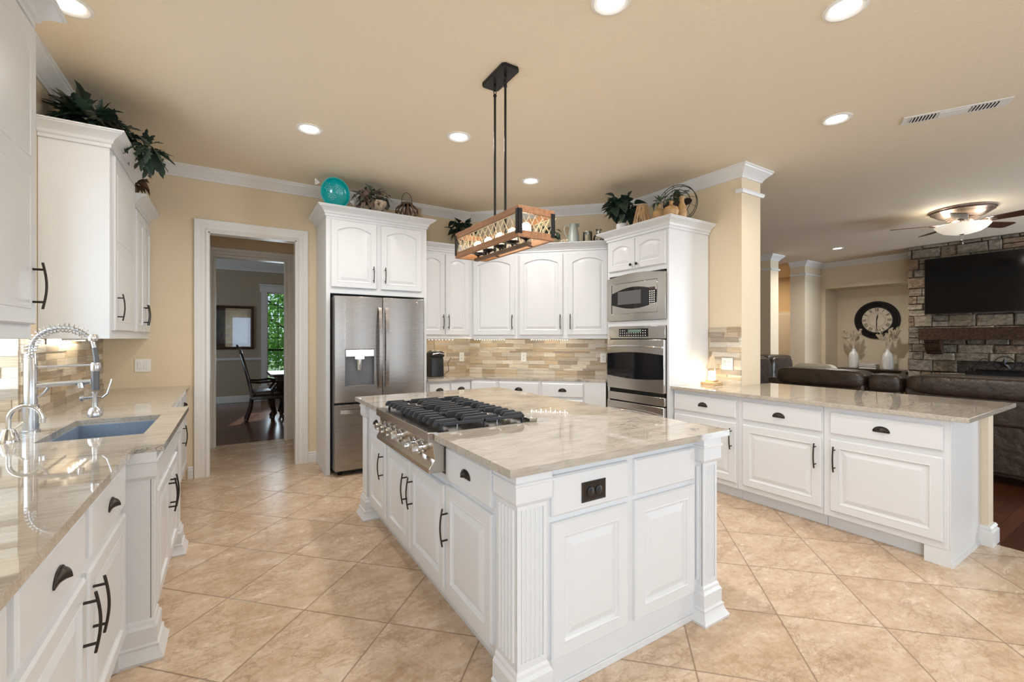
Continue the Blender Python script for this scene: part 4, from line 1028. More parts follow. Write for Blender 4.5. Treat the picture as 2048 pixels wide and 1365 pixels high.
t = thing('wooden_lantern', 'round dark slatted wooden lantern with arched wire handle above the refrigerator', 'lantern', (1.635, 4.78, ZT), 0)
for i in range(14):
    a = 2*PI*i/14; m = MB(); P_ = []
    for k in range(9):
        q = k/8; r_ = .055+.068*math.sin(PI*(q*.92+.06)); P_.append((math.cos(a)*r_, math.sin(a)*r_, .008+.145*q))
    m.tube(P_, .011, 6, flat=.45); m.build('slat', 'dark_twig', t)
m = MB(); m.lathe([(.06, 0), (.065, .012), (.02, .014)], n=20); m.lathe([(.062, 0), (.064, .02), (.045, .022), (.045, 0)], (0, 0, .150), 20); m.build('ring', 'dark_twig', t)
m = MB(); m.tube([(.058*math.cos(a), 0, .17+.115*math.sin(a)**.8) for a in [PI*i/16 for i in range(17)]], .003, 6); m.build('handle', 'black_metal', t)
t = thing('macrame_hanging', 'beige lace covered bottle and cloth at the right end above the refrigerator', 'ornament', (1.895, 5.10, 2.519), 0)
m = MB(); m.lathe([(.06, 0), (.068, .03), (.06, .15), (.085, .20), (.075, .27), (.028, .34), (.026, .40), (.034, .415)], n=20); m.build('bottle', 'burlap', t)
m = MB()
for i in range(20):
    a = 2*PI*i/20; m.tube([(.09*math.cos(a), .09*math.sin(a), .20), (.08*math.cos(a+.25), .08*math.sin(a+.25), .27), (.034*math.cos(a), .034*math.sin(a), .34)], .0035, 4)
m.build('netting', 'rope', t)

# on the angled cabinets
def du(s, off, z=2.519): return (2.56+s*.70711+off*.70711, 5.02-s*.70711+off*.70711, z)
def ivy(name, label, loc, spread, n, seed, sc=1.0, mat='leaf_dark', pot=None):
    r_ = random.Random(seed); t = thing(name, label, 'plant', loc, 0)
    m = MB(); foliage(m, (0, 0, .16*sc), spread[0], spread[1], spread[2], n, .085*sc, .07*sc, r_); m.build('leaves', mat, t, ang=80)
    m = MB()
    for _ in range(12):
        a = r_.uniform(0, 6.3); q = r_.uniform(.4, .9); m.tube([(0, 0, .03), (math.cos(a)*spread[0]*q*.5, math.sin(a)*spread[1]*q*.5, .15*sc), (math.cos(a)*spread[0]*q, math.sin(a)*spread[1]*q, .17*sc+spread[2]*r_.uniform(-.3, .8))], .0025, 5)
    m.build('stems', 'leaf_mid', t)
    if pot: pot(t)
    return t
def basket(t): m = MB(); m.lathe([(.04, 0), (.055, .02), (.06, .07), (.056, .072)], n=18); m.build('pot', 'burlap', t)
ivy('ivy_plant', 'dark green ivy spilling over the corner cabinet top left of the pendant', (2.46, 5.06, 2.519), (.17, .12, .17), 62, 3, 1.25, pot=basket)
ivy('ivy_plant', 'small dark ivy trailing over the cabinet top behind the right end of the pendant', du(.98, .0), (.13, .10, .09), 40, 4, .9, pot=basket)
m = MB(); r_ = random.Random(9)
t = thing('shell_ornament', 'small pale shell cluster just left of the grey green pitcher', 'ornament', du(1.17, .0), 0)
for k in range(5):
    m = MB(); m.sphere((r_.uniform(-.03, .03), r_.uniform(-.03, .03), .026+.012*(k > 2)), .024, 10, 7, .8); m.build('shell', 'shell', t)
t = thing('pitcher', 'pale grey green enamel pitcher with tall curled handle on the angled cabinets', 'pitcher', du(1.28, .02), 150)
m = MB(); m.lathe([(.068, 0), (.072, .006), (.070, .02), (.062, .12), (.046, .19), (.043, .215), (.050, .235), (.047, .235), (.040, .215), (.04, .18)], n=28, cap1=False)
m.loops([[(-.042-.0, -.018, z0), (-.072, 0, z1), (-.042, .018, z0), (-.035, 0, z0-.004)] for z0, z1 in ((.195, .205), (.236, .250))]); m.build('body', 'sage_ceramic', t, ang=50)
m = MB(); m.tube([(.045, 0, .20), (.075, 0, .225), (.105, 0, .205), (.112, 0, .16), (.095, 0, .10), (.066, 0, .06)], .007, 8, rf=lambda q: .009-.003*q); m.build('handle', 'sage_ceramic', t)
t = thing('candle_jar', 'glass jar candle between the pitcher and the small bottle', 'candle', du(1.45, .01), 0)
m = MB(); m.lathe([(.050, 0), (.054, .006), (.054, .125), (.050, .13), (.048, .125), (.048, .02)], n=26, cap1=False); m.build('jar', 'clear_glass', t)
m = MB(); m.lathe([(.047, .006), (.047, .085), (.03, .087)], n=26); m.build('wax', 'candle_wax', t); m = MB(); m.lathe([(.054, .118), (.056, .12), (.056, .128), (.054, .13)], n=26); m.build('lid_rim', 'brushed_nickel', t)
t = thing('glass_bottle', 'small round glass bottle filled with shells beside the oven tower', 'bottle', du(1.58, .0), 0)
m = MB(); m.lathe([(.05, 0), (.062, .02), (.064, .045), (.05, .08), (.022, .10), (.020, .125), (.036, .145), (.034, .148)], n=24); m.build('bottle', 'clear_glass', t)
for k in range(6):
    m = MB(); a = k*1.05; m.sphere((.026*math.cos(a), .026*math.sin(a), .025+.02*(k % 2)), .020, 10, 7, .8); m.build('shell', 'shell', t)

# on the oven tower
ZO = 2.539
def whitepot(t): m = MB(); m.lathe([(.042, 0), (.055, .01), (.062, .06), (.056, .085), (.050, .085), (.052, .06)], n=24, cap1=False); m.build('pot', 'white_ceramic', t)
ivy('ivy_plant', 'bushy green ivy in a white pot on top of the oven tower', (3.60, 3.46, ZO), (.16, .17, .18), 95, 6, 1.45, 'leaf_dark', whitepot)
t = thing('twig_shade', 'cone of woven pale twigs standing on the oven tower', 'ornament', (3.59, 3.165, ZO), 0)
m = MB(); r_ = random.Random(2)
for k in range(70):
    a = r_.uniform(0, 6.283); b_ = a+r_.uniform(-.55, .55); m.tube([(.095*math.cos(a), .095*math.sin(a), .012), (.052*math.cos(b_), .052*math.sin(b_), .205)], .0042, 5)
m.build('twigs', 'twig', t)
for r2, z in ((.098, .012), (.054, .205)): m = MB(); m.tube([(r2*math.cos(a), r2*math.sin(a), z) for a in [2*PI*i/24 for i in range(24)]], .006, 6, closed=True); m.build('ring', 'mango_wood', t)
VP = {'round': [(.03, 0), (.058, .02), (.070, .06), (.064, .10), (.03, .128), (.018, .14), (.018, .175), (.022, .178)],
      'onion': [(.035, 0), (.064, .015), (.074, .055), (.062, .09), (.026, .108), (.017, .12), (.016, .15), (.020, .153)],
      'tall': [(.032, 0), (.042, .02), (.046, .06), (.038, .11), (.022, .15), (.020, .185), (.027, .205), (.022, .205)]}
for key, vx, y, lb, lv in (('round', 3.62, 2.976, 'round wooden vase with greenery, left of three on the oven tower', True), ('onion', 3.56, 2.785, 'flat wide wooden vase with greenery, middle one on the oven tower', True), ('tall', 3.68, 2.753, 'slim tall wooden vase at the corner of the oven tower', True)):
    t = thing('wooden_vase', lb, 'vase', (vx, y, ZO), 0, 'wooden vases on the oven tower')
    m = MB(); m.lathe([(r2, z) for r2, z in VP[key]], n=26); m.build('body', 'mango_wood', t)
    m = MB(); foliage(m, (0, 0, VP[key][-1][1]+.02), .05, .05, .03, 12, .07, .035, rn, down=.2); m.build('leaves', 'leaf_mid', t, ang=80)
t = thing('decorative_fan', 'dark wire caged antique fan behind the wooden vases on the oven tower', 'fan', (3.80, 2.90, ZO), -66)
m = MB(); cz = .20; Rr = .185
for r2, y in ((Rr, 0), (Rr, .05), (.13, -.02), (.05, -.03)): m.tube([(r2*math.cos(a), y, cz+r2*math.sin(a)) for a in [2*PI*i/40 for i in range(40)]], .0035, 6, closed=True)
for i in range(12):
    a = 2*PI*i/12; m.tube([(.04*math.cos(a), -.03, cz+.04*math.sin(a)), (.13*math.cos(a+.35), -.02, cz+.13*math.sin(a+.35)), (Rr*math.cos(a+.2), 0, cz+Rr*math.sin(a+.2)), (Rr*math.cos(a+.2), .05, cz+Rr*math.sin(a+.2))], .002, 5)
m.build('wire_cage', 'bronze', t)
for i in range(4):
    a = PI/2+i*PI/2+.1; m = MB(); c_ = (.085*math.cos(a), .02, cz+.085*math.sin(a)); d_ = Vector((math.cos(a), 0, math.sin(a))); s_ = Vector((-math.sin(a), .35, math.cos(a))).normalized()
    m.loops([[tuple(Vector(c_)+d_*(.055*math.cos(b_))+s_*(.042*math.sin(b_))+Vector((0, o_, 0))) for b_ in [2*PI*k/16 for k in range(16)]] for o_ in (0, .004)]); m.build('blade', 'bronze', t)
m = MB(); m.lathe([(.03, -.02), (.035, 0), (.03, .05), (.01, .06)], (0, 0, cz), 16, 'y'); m.tube([(0, .03, cz), (0, .03, .02)], .010, 8); m.lathe([(.07, 0), (.07, .008), (.02, .02)], (0, .03, 0), 20); m.build('motor_stand', 'bronze', t)

# ------------------------------------------------------------------ living room
def stones(name, y0, y1, z0, z1, x, cuts, seed):
    """irregular coursed stone face in the plane x, facing -x"""
    r_ = random.Random(seed); m = MB()
    pal = [(.25, .20, .14), (.32, .26, .19), (.36, .31, .23), (.22, .18, .13), (.29, .25, .20), (.40, .34, .25), (.33, .24, .16), (.27, .23, .18)]
    z = z0
    while z < z1-.01:
        h = min(r_.choice([.11, .14, .17, .20]), z1-z); y = y0-r_.random()*.1
        while y < y1:
            w_ = r_.uniform(.14, .46); a, b = max(y0, y), min(y1, y+w_)
            if b-a > .02 and not any(a < c1-.03 and b > c0+.03 and z < d1-.03 and z+h > d0+.03 for c0, c1, d0, d1 in cuts):
                c = r_.choice(pal); m.col = c; j = lambda k: r_.uniform(-k, k); e = .004; dpt = r_.uniform(.0, .035)
                subs = [(z, z+h)] if (h < .15 or r_.random() < .7) else [(z, z+h*.5), (z+h*.5, z+h)]
                for za, zb_ in subs:
                    kk = .016
                    c4 = [(a+e+j(.006), za+e+j(.006)), (b-e+j(.006), za+e+j(.006)), (b-e+j(.006), zb_-e+j(.006)), (a+e+j(.006), zb_-e+j(.006))]
                    cy, cz_ = (a+b)/2, (za+zb_)/2
                    m.loops([[(x+.05, p, q) for p, q in reversed(c4)], [(x-dpt, p, q) for p, q in reversed(c4)], [(x-dpt-.014, p+(cy-p)*.12, q+(cz_-q)*.12) for p, q in reversed(c4)]])
            y += w_
        z += h
    return m.build(name, 'fireplace_stone', None, ang=25)
FB = (.55, 2.24, 0, .86)
o = stones('wall_fireplace', -.6, 3.02, 0, 3.045, 10.55, [FB], 21); o['kind'] = 'structure'
m = MB(); m.col = (.09, .075, .06)
m.box(10.58, 11.2, 2.24, 3.02, 0, H); m.box(10.58, 11.2, -.6, .55, 0, H); m.box(10.58, 11.2, .55, 2.24, .86, H); m.box(11.0, 11.2, .55, 2.24, 0, .86)
struct('wall_chimney', m, 'fireplace_stone', smooth=False)
t = thing('mantel_shelf', 'dark rough hewn timber mantel on the stone chimney under the television', 'mantel', (10.5, 0, 0))
r_ = random.Random(4); m = MB(); P_ = []
for i in range(15):
    y = 2.80-i*.2; P_.append([(-.24+r_.uniform(-.006, .006), y, 1.352+r_.uniform(-.006, .006)), (-.0, y, 1.352), (0, y, 1.556), (-.24+r_.uniform(-.006, .006), y, 1.556+r_.uniform(-.006, .006))])
m.loops(P_); m.build('beam', 'mantel_wood', t, ang=25)
for y in (2.63, .30):
    m = MB(); m.prism([(0, 1.35), (-.20, 1.35), (-.20, 1.31), (-.17, 1.29), (-.175, 1.22), (-.14, 1.17), (-.09, 1.15), (-.09, 1.12), (-.05, 1.10), (0, 1.10)], y-.105, y+.105, 'y'); m.build('corbel', 'mantel_wood', t, bevel=.004)
t = thing('television', 'large flat black television on the stone chimney', 'television', (10.42, 1.89, 2.29), -90)
m = MB(); m.box(-.87, .87, .0, .05, -.49, .49); m.box(-.3, .3, .05, .075, -.2, .2); m.build('housing', 'black_plastic', t, bevel=.004)
m = MB(); m.box(-.86, .86, -.003, .0, -.475, .48); m.build('screen', 'tv_black', t)
t = thing('fire_screen', 'black wrought iron fireplace screen with a star in a ring', 'fire screen', (10.36, 1.78, 0), -90)
m = MB()
def ring(cx, cz, r2, w_=.006): m.tube([(cx+r2*math.cos(a), 0, cz+r2*math.sin(a)) for a in [2*PI*i/28 for i in range(28)]], w_, 6, closed=True)
ring(0, .97, .115)
for s in (-1, 1):
    m.tube([(s*(.115+.30*q), 0, .96-.02*math.cos(q*9)-.15*q*q+.10*math.sin(q*PI)) for q in [i/14 for i in range(15)]], .006, 6)
    m.tube([(s*(.22+.05*math.cos(a)*(1-a/14)), 0, .93+.05*math.sin(a)*(1-a/14)) for a in [i*.5 for i in range(20)]], .005, 5); m.tube([(s*(.36+.04*math.cos(a)*(1-a/14)), 0, .86+.04*math.sin(a)*(1-a/14)) for a in [i*.5 for i in range(20)]], .005, 5)
    m.bar((s*.44, 0, .0), (s*.44, 0, .84), .014, .014); m.bar((s*.9, .12, .0), (s*.9, .12, .80), .014, .014); m.bar((s*.44, 0, .80), (s*.9, .12, .78), .012, .012)
m.bar((-.44, 0, .82), (.44, 0, .82), .014, .014); m.bar((-.44, 0, .05), (.44, 0, .05), .014, .014); m.build('frame', 'black_metal', t)
m = MB(); P_ = [((.105 if i % 2 == 0 else .042)*math.sin(PI*i/5), (.105 if i % 2 == 0 else .042)*math.cos(PI*i/5)) for i in range(10)]
m.add([(x, 0, .97+z) for x, z in P_]+[(0, -.028, .97), (0, .012, .97)], [(i, (i+1) % 10, 10) for i in range(10)]+[((i+1) % 10, i, 11) for i in range(10)]); m.build('star', 'black_metal', t, smooth=False)
m = MB(); m.box(-.43, .43, .004, .008, .06, .81); m.build('mesh_panel', 'dark_void', t)

t = thing('wall_clock', 'large round wall clock with black rim and Roman numerals in the niche', 'clock', (11.799, 3.90, 1.775), -90)
m = MB(); m.lathe([(.405, -.001), (.405, -.03), (.39, -.045), (.36, -.045), (.345, -.03), (.32, -.03), (.305, -.045), (.285, -.045), (.27, -.02)], n=56, axis='y', cap1=False); m.build('rim', 'black_metal', t)
m = MB(); m.lathe([(.275, -.012), (.275, -.018)], n=56, axis='y'); m.build('clock_face', 'clock_face', t)
m = MB(); ROM = ['XII', 'I', 'II', 'III', 'IIII', 'V', 'VI', 'VII', 'VIII', 'IX', 'X', 'XI']
for h_ in range(12):
    m = MB(); a = PI*h_/6; m.M = Matrix.Rotation(a, 4, 'Y'); x = 0; W2 = {'I': .018, 'V': .034, 'X': .034}; tw = sum(W2[c] for c in ROM[h_]); x = -tw/2; z0, z1 = .185, .258
    for c in ROM[h_]:
        wd = W2[c]; cx = x+wd/2; y = -.0195
        def stroke(xa, xb, wk=.009): m.loops([[(xa-wk/2, y, z0), (xa+wk/2, y, z0), (xa+wk/2, y+.002, z0), (xa-wk/2, y+.002, z0)], [(xb-wk/2, y, z1), (xb+wk/2, y, z1), (xb+wk/2, y+.002, z1), (xb-wk/2, y+.002, z1)]])
        if c == 'I': stroke(cx, cx)
        elif c == 'V': stroke(cx, cx-.012); stroke(cx, cx+.012, .005)
        else: stroke(cx+.012, cx-.012); stroke(cx-.012, cx+.012, .005)
        x += wd
    m.build('numeral', 'black_plastic', t)
m = MB()
for r2 in (.145, .165, .268): m.tube([(r2*math.cos(a), -.019, r2*math.sin(a)) for a in [2*PI*i/48 for i in range(48)]], .0014, 4, closed=True)
m.build('ring_line', 'black_plastic', t)
for ln, a, wd in ((.14, 8, .012), (.22, 181, .009)):
    m = MB(); m.M = Matrix.Rotation(rad(a), 4, 'Y'); m.prism([(-wd/2, -.04), (wd/2, -.04), (wd, ln*.5), (0, ln), (-wd, ln*.5)], -.024, -.021, 'y'); m.build('hand', 'black_plastic', t)

t = thing('console_table', 'dark wooden console table in the niche below the clock', 'table', (11.45, 3.90, 0), -90)
m = MB(); m.box(-.58, .58, -.20, .30, .70, .735); m.build('table_top', 'dark_wood', t, bevel=.004); m = MB(); m.box(-.54, .54, -.17, .28, .60, .70); m.build('apron', 'dark_wood', t)
for x in (-.54, .54):
    for y in (-.17, .27): m = MB(); m.box(x-.025, x+.025, y-.025, y+.025, 0, .70); m.build('leg', 'dark_wood', t)
for y, lb in ((4.19, 'white ceramic bottle vase with pampas stems, left of the two under the clock'), (3.60, 'white ceramic bottle vase with pampas stems, right one overlapping the clock')):
    t = thing('bottle_vase', lb, 'vase', (11.42, y, .7355), 0, 'white vases under the clock')
    m = MB(); m.lathe([(.075, 0), (.084, .012), (.090, .12), (.088, .26), (.070, .33), (.034, .375), (.028, .42), (.036, .435)], n=28); m.build('body', 'white_ceramic', t)
    r_ = random.Random(int(y*100))
    for k in range(11):
        m = MB(); a = r_.uniform(0, 6.28); q = r_.uniform(.05, .22); tip = Vector((q*math.cos(a)*.7, q*math.sin(a), r_.uniform(.66, .86))); P_ = [Vector((0, 0, .40)), Vector((q*.3*math.cos(a), q*.4*math.sin(a), .58)), tip]
        m.tube(P_, .003, 5)
        for i in range(110):
            f = r_.uniform(.0, 1); p = P_[1].lerp(P_[2], f); d = (P_[2]-P_[1]).normalized()+Vector((r_.uniform(-.6, .6), r_.uniform(-.7, .7), r_.uniform(-.5, .2))); leaf(m, p, d, (r_.uniform(-1, 1), r_.uniform(-1, 1), .3), .07*(1.2-f*.6), .014)
        m.build('pampas_stem', 'pampas', t, ang=80)
for k, (hh, ww) in enumerate(((.045, .30), (.035, .30), (.03, .27))):
    z = .7355+[0, .0455, .081][k]
    t = thing('book', ['bottom book of the stack between the white vases', 'middle book of the stack between the white vases', 'pale top book of the stack between the white vases'][k], 'book', (11.38, 3.90, z), [-90, -88, -92][k], 'books under the clock')
    m = MB(); m.box(-ww/2, ww/2, -.10, .10, 0, .004); m.box(-ww/2, ww/2, -.10, .10, hh-.004, hh); m.box(-ww/2, ww/2, .096, .10, .004, hh-.004); m.build('cover', ['book_cover', 'black_plastic', 'plate_white'][k], t)
    m = MB(); m.box(-ww/2+.005, ww/2-.005, -.094, .0955, .0042, hh-.0042); m.build('pages', 'paper', t)

# ceiling fan
t = thing('ceiling_fan', 'ornate bronze five blade ceiling fan with lit glass bowl over the living room', 'ceiling fan', (8.0, 1.75, 3.05), 0)
m = MB(); m.lathe([(.318, -.001), (.318, -.018), (.300, -.030), (.305, -.040), (.285, -.050), (.265, -.065), (.235, -.085), (.215, -.095)], n=48, cap1=False); m.lathe([(.215, -.095), (.16, -.118), (.165, -.128), (.14, -.135), (.145, -.145), (.12, -.155), (.12, -.20), (.10, -.205)], n=40, cap0=False); m.build('canopy', 'antique_metal', t, ang=50)
for i in range(5):
    a = rad(118-72*i); m = MB(); m.M = Matrix.Rotation(a, 4, 'Z') @ Matrix.Translation((0, 0, -.185)) @ Matrix.Rotation(rad(-12), 4, 'X')
    m.loops([[(x, -w_/2, -.004), (x, w_/2, -.004), (x, w_/2, .004), (x, -w_/2, .004)] for x, w_ in ((.22, .10), (.26, .13), (.45, .15), (.66, .165), (.70, .15), (.715, .10))]); b_ = m.build('blade', 'blade_wood', t)
    m = MB(); m.M = Matrix.Rotation(a, 4, 'Z') @ Matrix.Translation((0, 0, -.185)) @ Matrix.Rotation(rad(-12), 4, 'X'); m.tube([(.10, 0, -.005), (.16, .02, -.012), (.20, .03, -.010), (.27, 0, -.010)], .012, 8); m.tube([(.16, -.01, -.01), (.20, -.035, -.010), (.27, 0, -.010), (.32, 0, -.009)], .010, 8); m.lathe([(.03, -.012), (.035, -.006), (.03, -.004)], (.28, 0, 0), 14); m.build('blade_iron', 'antique_metal', b_)
m = MB(); m.lathe([(.10, -.20), (.13, -.205), (.15, -.215), (.10, -.222)], n=36); m.lathe([(.03, -.318), (.02, -.33), (.004, -.336)], n=20); m.build('light_fitter', 'antique_metal', t)
m = MB(); m.lathe([(.262, -.208), (.268, -.212), (.262, -.222), (.235, -.255), (.18, -.295), (.10, -.318), (.03, -.324), (.001, -.325)], n=44, cap0=False); m.build('glass_bowl', 'fan_glass', t)
for x, z in ((.03, -.43), (-.035, -.39)): m = MB(); m.tube([(x, 0, -.32), (x, 0, z)], .0018, 5); m.lathe([(.004, 0), (.006, -.01), (.002, -.02)], (x, 0, z), 8); m.build('pull_chain', 'brushed_nickel', t)
for a in (20, 140, 260):
    l = bpy.data.lights.new('fan_bulb', 'POINT'); l.energy = 5; l.color = (1, .93, .80); l.shadow_soft_size = .06; o = bpy.data.objects.new('fan_bulb', l); o.location = (8+.24*math.cos(rad(a)), 1.75+.24*math.sin(rad(a)), 2.855); COL.objects.link(o)

# sofas: stuffed leather modules
def puff(m, x0, x1, y0, y1, z0, z1, e=.05, top=0.0, n=5):
    """a stuffed block: rounded in all directions"""
    nx = ny = 8; ls = []
    def sup(u, k): return math.copysign(abs(u)**k, u)
    cx, cy, cz = (x0+x1)/2, (y0+y1)/2, (z0+z1)/2; hx_, hy_, hz_ = (x1-x0)/2, (y1-y0)/2, (z1-z0)/2
    J = 11; I = 28
    for j in range(J+1):
        ph = -PI/2+PI*j/J; cp_, sp_ = abs(math.cos(ph))**.32, sup(math.sin(ph), .45)
        l = []
        for i in range(I):
            th = 2*PI*(i+.5)/I; c_, s_ = sup(math.cos(th), .28), sup(math.sin(th), .28)
            l.append((cx+hx_*cp_*c_, cy+hy_*cp_*s_, cz+hz_*sp_+top*(1 if sp_ > .5 else 0)*(1-abs(s_)**3)*.0))
        ls.append(l)
    m.loops(ls)
    return m
def recliner(name, label, loc, rz, w, arms=(True, True), zt=1.0, group=None, sections=1):
    """local: back on the y=0 side, facing +y; width along x"""
    t = thing(name, label, 'sofa', loc, rz, group)
    al = .24 if arms[0] else 0; ar = .24 if arms[1] else 0
    m = MB(); m.box(.02, w-.02, .04, .88, .08, .42); m.build('base', 'leather', t, bevel=.02)
    if arms[0]: m = MB(); puff(m, 0, al, .08, .98, .06, .66); m.build('armrest', 'leather', t, ang=60)
    if arms[1]: m = MB(); puff(m, w-ar, w, .08, .98, .06, .66); m.build('armrest', 'leather', t, ang=60)
    sw = (w-al-ar)/sections
    for k in range(sections):
        x0 = al+k*sw
        m = MB(); puff(m, x0+.004, x0+sw-.004, .26, .98, .30, .50); m.build('seat_cushion', 'leather', t, ang=60)
        m = MB(); puff(m, x0+.004, x0+sw-.004, .14, .42, .42, zt-.03); m.build('back_cushion', 'leather', t, ang=60)
    m = MB(); m.box(.03, w-.03, .02, .14, .10, .60); m.box(.01, w-.01, -.002, .10, .55, zt-.145); m.build('back_panel', 'leather', t, bevel=.03)
    for k in range(sections): m = MB(); puff(m, al*.5+k*(w-al*.5-ar*.5)/sections+.004, al*.5+(k+1)*(w-al*.5-ar*.5)/sections-.004, -.03, .34, zt-.22, zt); m.build('headrest', 'leather', t, ang=60)
    for x in (.10, w-.10):
        for y in (.1, .8): m = MB(); m.lathe([(.03, 0), (.035, .08)], (x, y, 0), 12); m.build('foot', 'black_plastic', t)
    return t
recliner('sectional_sofa', 'dark brown leather sofa section behind the counter, left one beside the column', (6.03, 3.20, -.004), -90, 1.10, (True, False), 1.01, 'brown leather sectional')
t = thing('sofa_console', 'narrow dark leather console section between the two wide sofa backs', 'sofa', (6.03, 2.085, -.004), -90, 'brown leather sectional')
m = MB(); m.box(.0, .30, .04, .88, .02, .58); m.build('body', 'leather', t, bevel=.03); m = MB(); m.box(.0, .30, .0, .10, .10, .82); m.build('back_panel', 'leather', t, bevel=.03); m = MB(); puff(m, .004, .30, -.02, .32, .78, .985); m.build('headrest', 'leather', t, ang=60)
recliner('sectional_sofa', 'dark brown leather sofa section with long rolled back at the right edge of the picture', (6.03, 1.77, -.004), -90, 1.75, (False, True), 1.01, 'brown leather sectional')
recliner('reclining_loveseat', 'dark brown leather loveseat in front of the far column', (9.0, 4.55, -.004), 180, 1.95, (True, True), 1.08, None, 2)
t = thing('cushion', 'cream cushion showing its top edge above the left sofa section', 'cushion', (6.56, 2.84, .49), 80)
m = MB(); puff(m, -.28, .28, -.07, .07, .0, .55); m.build('cover', 'cream_fabric', t, ang=60)
t = thing('accent_chair', 'cream upholstered tub chair just showing above the counter beside the column', 'chair', (5.25, 3.05, -.004), 0)
m = MB(); m.lathe([(.30, .12), (.33, .16), (.34, .40), (.30, .44), (.001, .44)], n=30); m.build('seat', 'cream_fabric', t)
m = MB(); ls = []
for i in range(21):
    a = rad(100)+rad(250)*i/20; hh = .80+.06*math.sin(PI*i/20); ls.append([(r2*math.cos(a), r2*math.sin(a), z) for r2, z in ((.34, .16), (.39, .2), (.41, hh-.04), (.385, hh), (.355, hh-.03), (.345, .45))])
m.loops(ls); m.build('backrest', 'cream_fabric', t, ang=60)
for a in (45, 135, 225, 315): m = MB(); m.tube([(.22*math.cos(rad(a)), .22*math.sin(rad(a)), .13), (.26*math.cos(rad(a)), .26*math.sin(rad(a)), 0)], .018, 8); m.build('leg', 'dark_wood', t)
m = MB(); m.box(12.74, 12.8, 5.95, 6.95, 0, 2.1); m.box(12.70, 12.74, 6.03, 6.87, 0, 2.03); struct('door_3', m, 'trim_paint', bevel=.004)
area_light('hall_ceiling_lamp', (11.5, 6.4, 3.0), (0, 0, 0), .3, .3, 25, (1, .72, .42), 'DISK')

# ------------------------------------------------------------------ dining room
m = MB()
def wbar(x0, x1, z0, z1, y0=11.20, y1=11.26): m.box(x0, x1, y0, y1, z0, z1)
wbar(.535, .650, .30, 2.42, 11.165, 11.2); wbar(1.285, 1.40, .30, 2.42, 11.165, 11.2); wbar(.51, 1.425, 2.40, 2.54, 11.155, 11.2); wbar(.49, 1.445, 2.54, 2.57, 11.13, 11.2); wbar(.50, 1.43, .28, .33, 11.12, 11.2)
wbar(.635, .665, .36, 2.40); wbar(1.27, 1.30, .36, 2.40); wbar(.665, 1.27, .36, .39); wbar(.665, 1.27, 2.37, 2.40)
struct('window_2', m, 'trim_paint', bevel=.002)
m = MB(); wbar(.665, 1.27, 1.10, 1.14, 11.22, 11.25)
for x in (.865, 1.07): wbar(x-.006, x+.006, .39, 2.37, 11.225, 11.245)
for z in (.60, .83, 1.39, 1.64, 1.89, 2.13): wbar(.665, 1.27, z-.006, z+.006, 11.225, 11.245)
o = struct('window_3', m, 'black_metal')
m = MB(); wbar(.66, 1.275, .38, 2.38, 11.233, 11.237); o = struct('window_4', m, 'window_glass')

t = thing('framed_picture', 'wide framed street scene picture on the dining room wall', 'picture', (-.10, 11.199, 1.61), 0)
m = MB(); w_, h_ = .485, .465
m.loops([[(a*(w_-k), -d, b*(h_-k)) for a, b in ((-1, -1), (1, -1), (1, 1), (-1, 1))] for k, d in ((0, .001), (0, .03), (.02, .038), (.045, .03), (.055, .022), (.055, .01))], True, False); m.build('frame', 'frame_gilt', t, ang=20)
m = MB(); m.box(-w_+.05, w_-.05, -.014, -.010, -h_+.05, h_-.05); m.build('mat', 'mat_board', t)
m = MB(); m.box(-w_+.11, w_-.11, -.017, -.0142, -h_+.13, h_-.10); m.build('print', 'street_print', t)
m = MB(); m.box(-w_+.05, w_-.05, -.021, -.019, -h_+.05, h_-.05); m.build('glazing', 'window_glass', t)

def cabriole(m, x, y, dx, dy, z1, r=.035):
    m.tube([(x, y, z1), (x+dx*.035, y+dy*.035, z1*.78), (x+dx*.02, y+dy*.02, z1*.5), (x-dx*.015, y-dy*.015, z1*.22), (x+dx*.01, y+dy*.01, .06), (x+dx*.02, y+dy*.02, .0)], r, 8, rf=lambda q: r*(1.15-.75*q) if q < .75 else r*.55)
    m.sphere((x+dx*.02, y+dy*.02, .032), .032, 10, 7)
t = thing('dining_chair', 'carved dark wood dining armchair seen from the side at the far table', 'chair', (.50, 8.72, -.004), 0)
m = MB(); puff(m, -.24, .26, -.25, .25, .40, .50); m.build('seat', 'leather', t, ang=60)
m = MB(); m.box(-.25, .27, -.26, .26, .36, .42); m.build('seat_frame', 'dark_wood', t, bevel=.01)
for s in (-1, 1):
    m = MB(); cabriole(m, .22, s*.21, 1, s, .38, .04); m.build('leg', 'dark_wood', t)
    m = MB(); m.tube([(-.22, s*.20, .40), (-.24, s*.20, .22), (-.29, s*.20, .06), (-.31, s*.20, 0)], .024, 8); m.sphere((-.305, s*.20, .028), .03, 10, 7); m.build('leg', 'dark_wood', t)
    m = MB(); m.tube([(-.26, s*.23, .66), (-.12, s*.26, .645), (.05, s*.27, .66), (.15, s*.26, .64), (.13, s*.255, .60), (.06, s*.25, .50), (.07, s*.25, .40)], .02, 8); m.build('armrest', 'dark_wood', t)
    m = MB(); m.tube([(-.22, s*.20, .40), (-.27, s*.22, .70), (-.34, s*.20, .98), (-.38, s*.12, 1.12)], .022, 8); m.build('back_post', 'dark_wood', t)
m = MB(); m.tube([(-.38, .13, 1.12), (-.39, .06, 1.17), (-.40, 0, 1.20), (-.39, -.06, 1.17), (-.38, -.13, 1.12)], .024, 8)
for k in range(4): m.tube([(-.24, (k-1.5)*.06, .46), (-.29, (k-1.5)*.10*(1 if k % 2 else .6), .70), (-.34, (k-1.5)*.05, .92), (-.385, (k-1.5)*.07, 1.14)], .013, 6)
m.bar((-.24, -.2, .48), (-.24, .2, .48), .03, .04); m.build('splat', 'dark_wood', t)
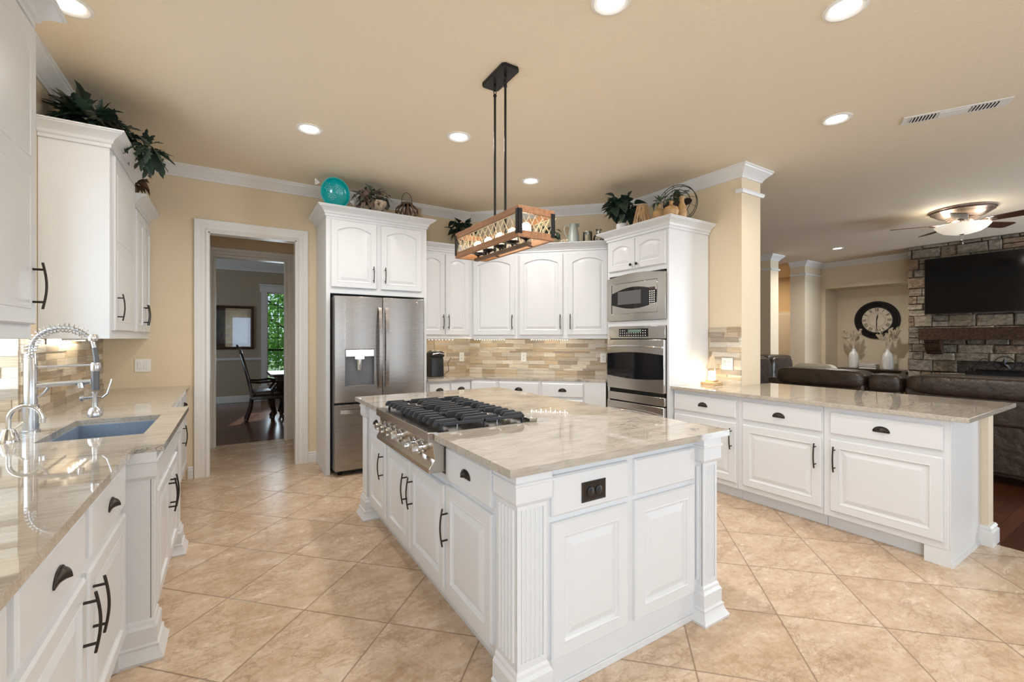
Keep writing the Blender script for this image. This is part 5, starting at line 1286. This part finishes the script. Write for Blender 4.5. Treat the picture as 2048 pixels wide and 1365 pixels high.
t = thing('dining_table', 'heavy carved dark dining table partly hidden by the doorway', 'table', (1.55, 8.75, -.004), 0)
m = MB(); m.prism([(-1.03, -.42), (-.98, -.5), (1.0, -.5), (1.0, .5), (-.98, .5), (-1.03, .42)], .74, .785); m.build('table_top', 'dark_wood', t, bevel=.012)
m = MB(); m.box(-.92, .92, -.42, .42, .66, .74); m.build('apron', 'dark_wood', t, bevel=.01)
for sx in (-1, 1):
    m = MB(); m.tube([(sx*.80, 0, .68), (sx*.86, 0, .52), (sx*.78, 0, .36), (sx*.70, 0, .30)], .08, 10, rf=lambda q: .10-.03*q); cabriole(m, sx*.95, -.16, sx, -1, .42, .05); cabriole(m, sx*.95, .16, sx, 1, .42, .05); m.bar((sx*.72, -.0, .36), (sx*.96, -.16, .38), .08, .08); m.bar((sx*.72, .0, .36), (sx*.96, .16, .38), .08, .08); m.build('pedestal', 'dark_wood', t)

# ------------------------------------------------------------------ outside the dining window
m = MB(); m.box(-14, 16, 11.4, 34, -.3, -.15); struct('floor_outside', m, 'grass', smooth=False)
def tree(label, x, y, h_, rr_, n, seed):
    t = thing('garden_tree', label, 'tree', (x, y, -.15)); r_ = random.Random(seed)
    m = MB(); m.tube([(0, 0, 0), (.08, 0, h_*.3), (-.05, .05, h_*.6), (0, 0, h_*.85)], .12, 8, rf=lambda q: .16-.12*q)
    for k in range(9): a = r_.uniform(0, 6.28); z = h_*r_.uniform(.2, .65); m.tube([(0, 0, z), (math.cos(a)*rr_*.4, math.sin(a)*rr_*.4, z+.5), (math.cos(a)*rr_*.8, math.sin(a)*rr_*.8, z+.8)], .03, 5, rf=lambda q: .05-.04*q)
    m.build('trunk', 'bark', t); m = MB()
    for _ in range(n):
        a, e = r_.uniform(0, 6.28), r_.uniform(-1.2, 1.4); q = r_.uniform(.3, 1)**.5; p = (rr_*q*math.cos(a)*math.cos(e), rr_*q*math.sin(a)*math.cos(e), h_*.55+h_*.45*q*math.sin(e)); leaf(m, p, (r_.uniform(-1, 1), r_.uniform(-1, 1), r_.uniform(-.8, .3)), (r_.uniform(-1, 1), r_.uniform(-1, 1), 1), .16, .09)
    m.build('crown', 'tree_leaf', t, ang=80)
tree('leafy green tree filling the dining room window', 1.55, 15.5, 4.4, 2.1, 9000, 1)
tree('second green tree behind, seen at the right of the dining window', 5.2, 20.5, 5.2, 2.8, 6000, 2)
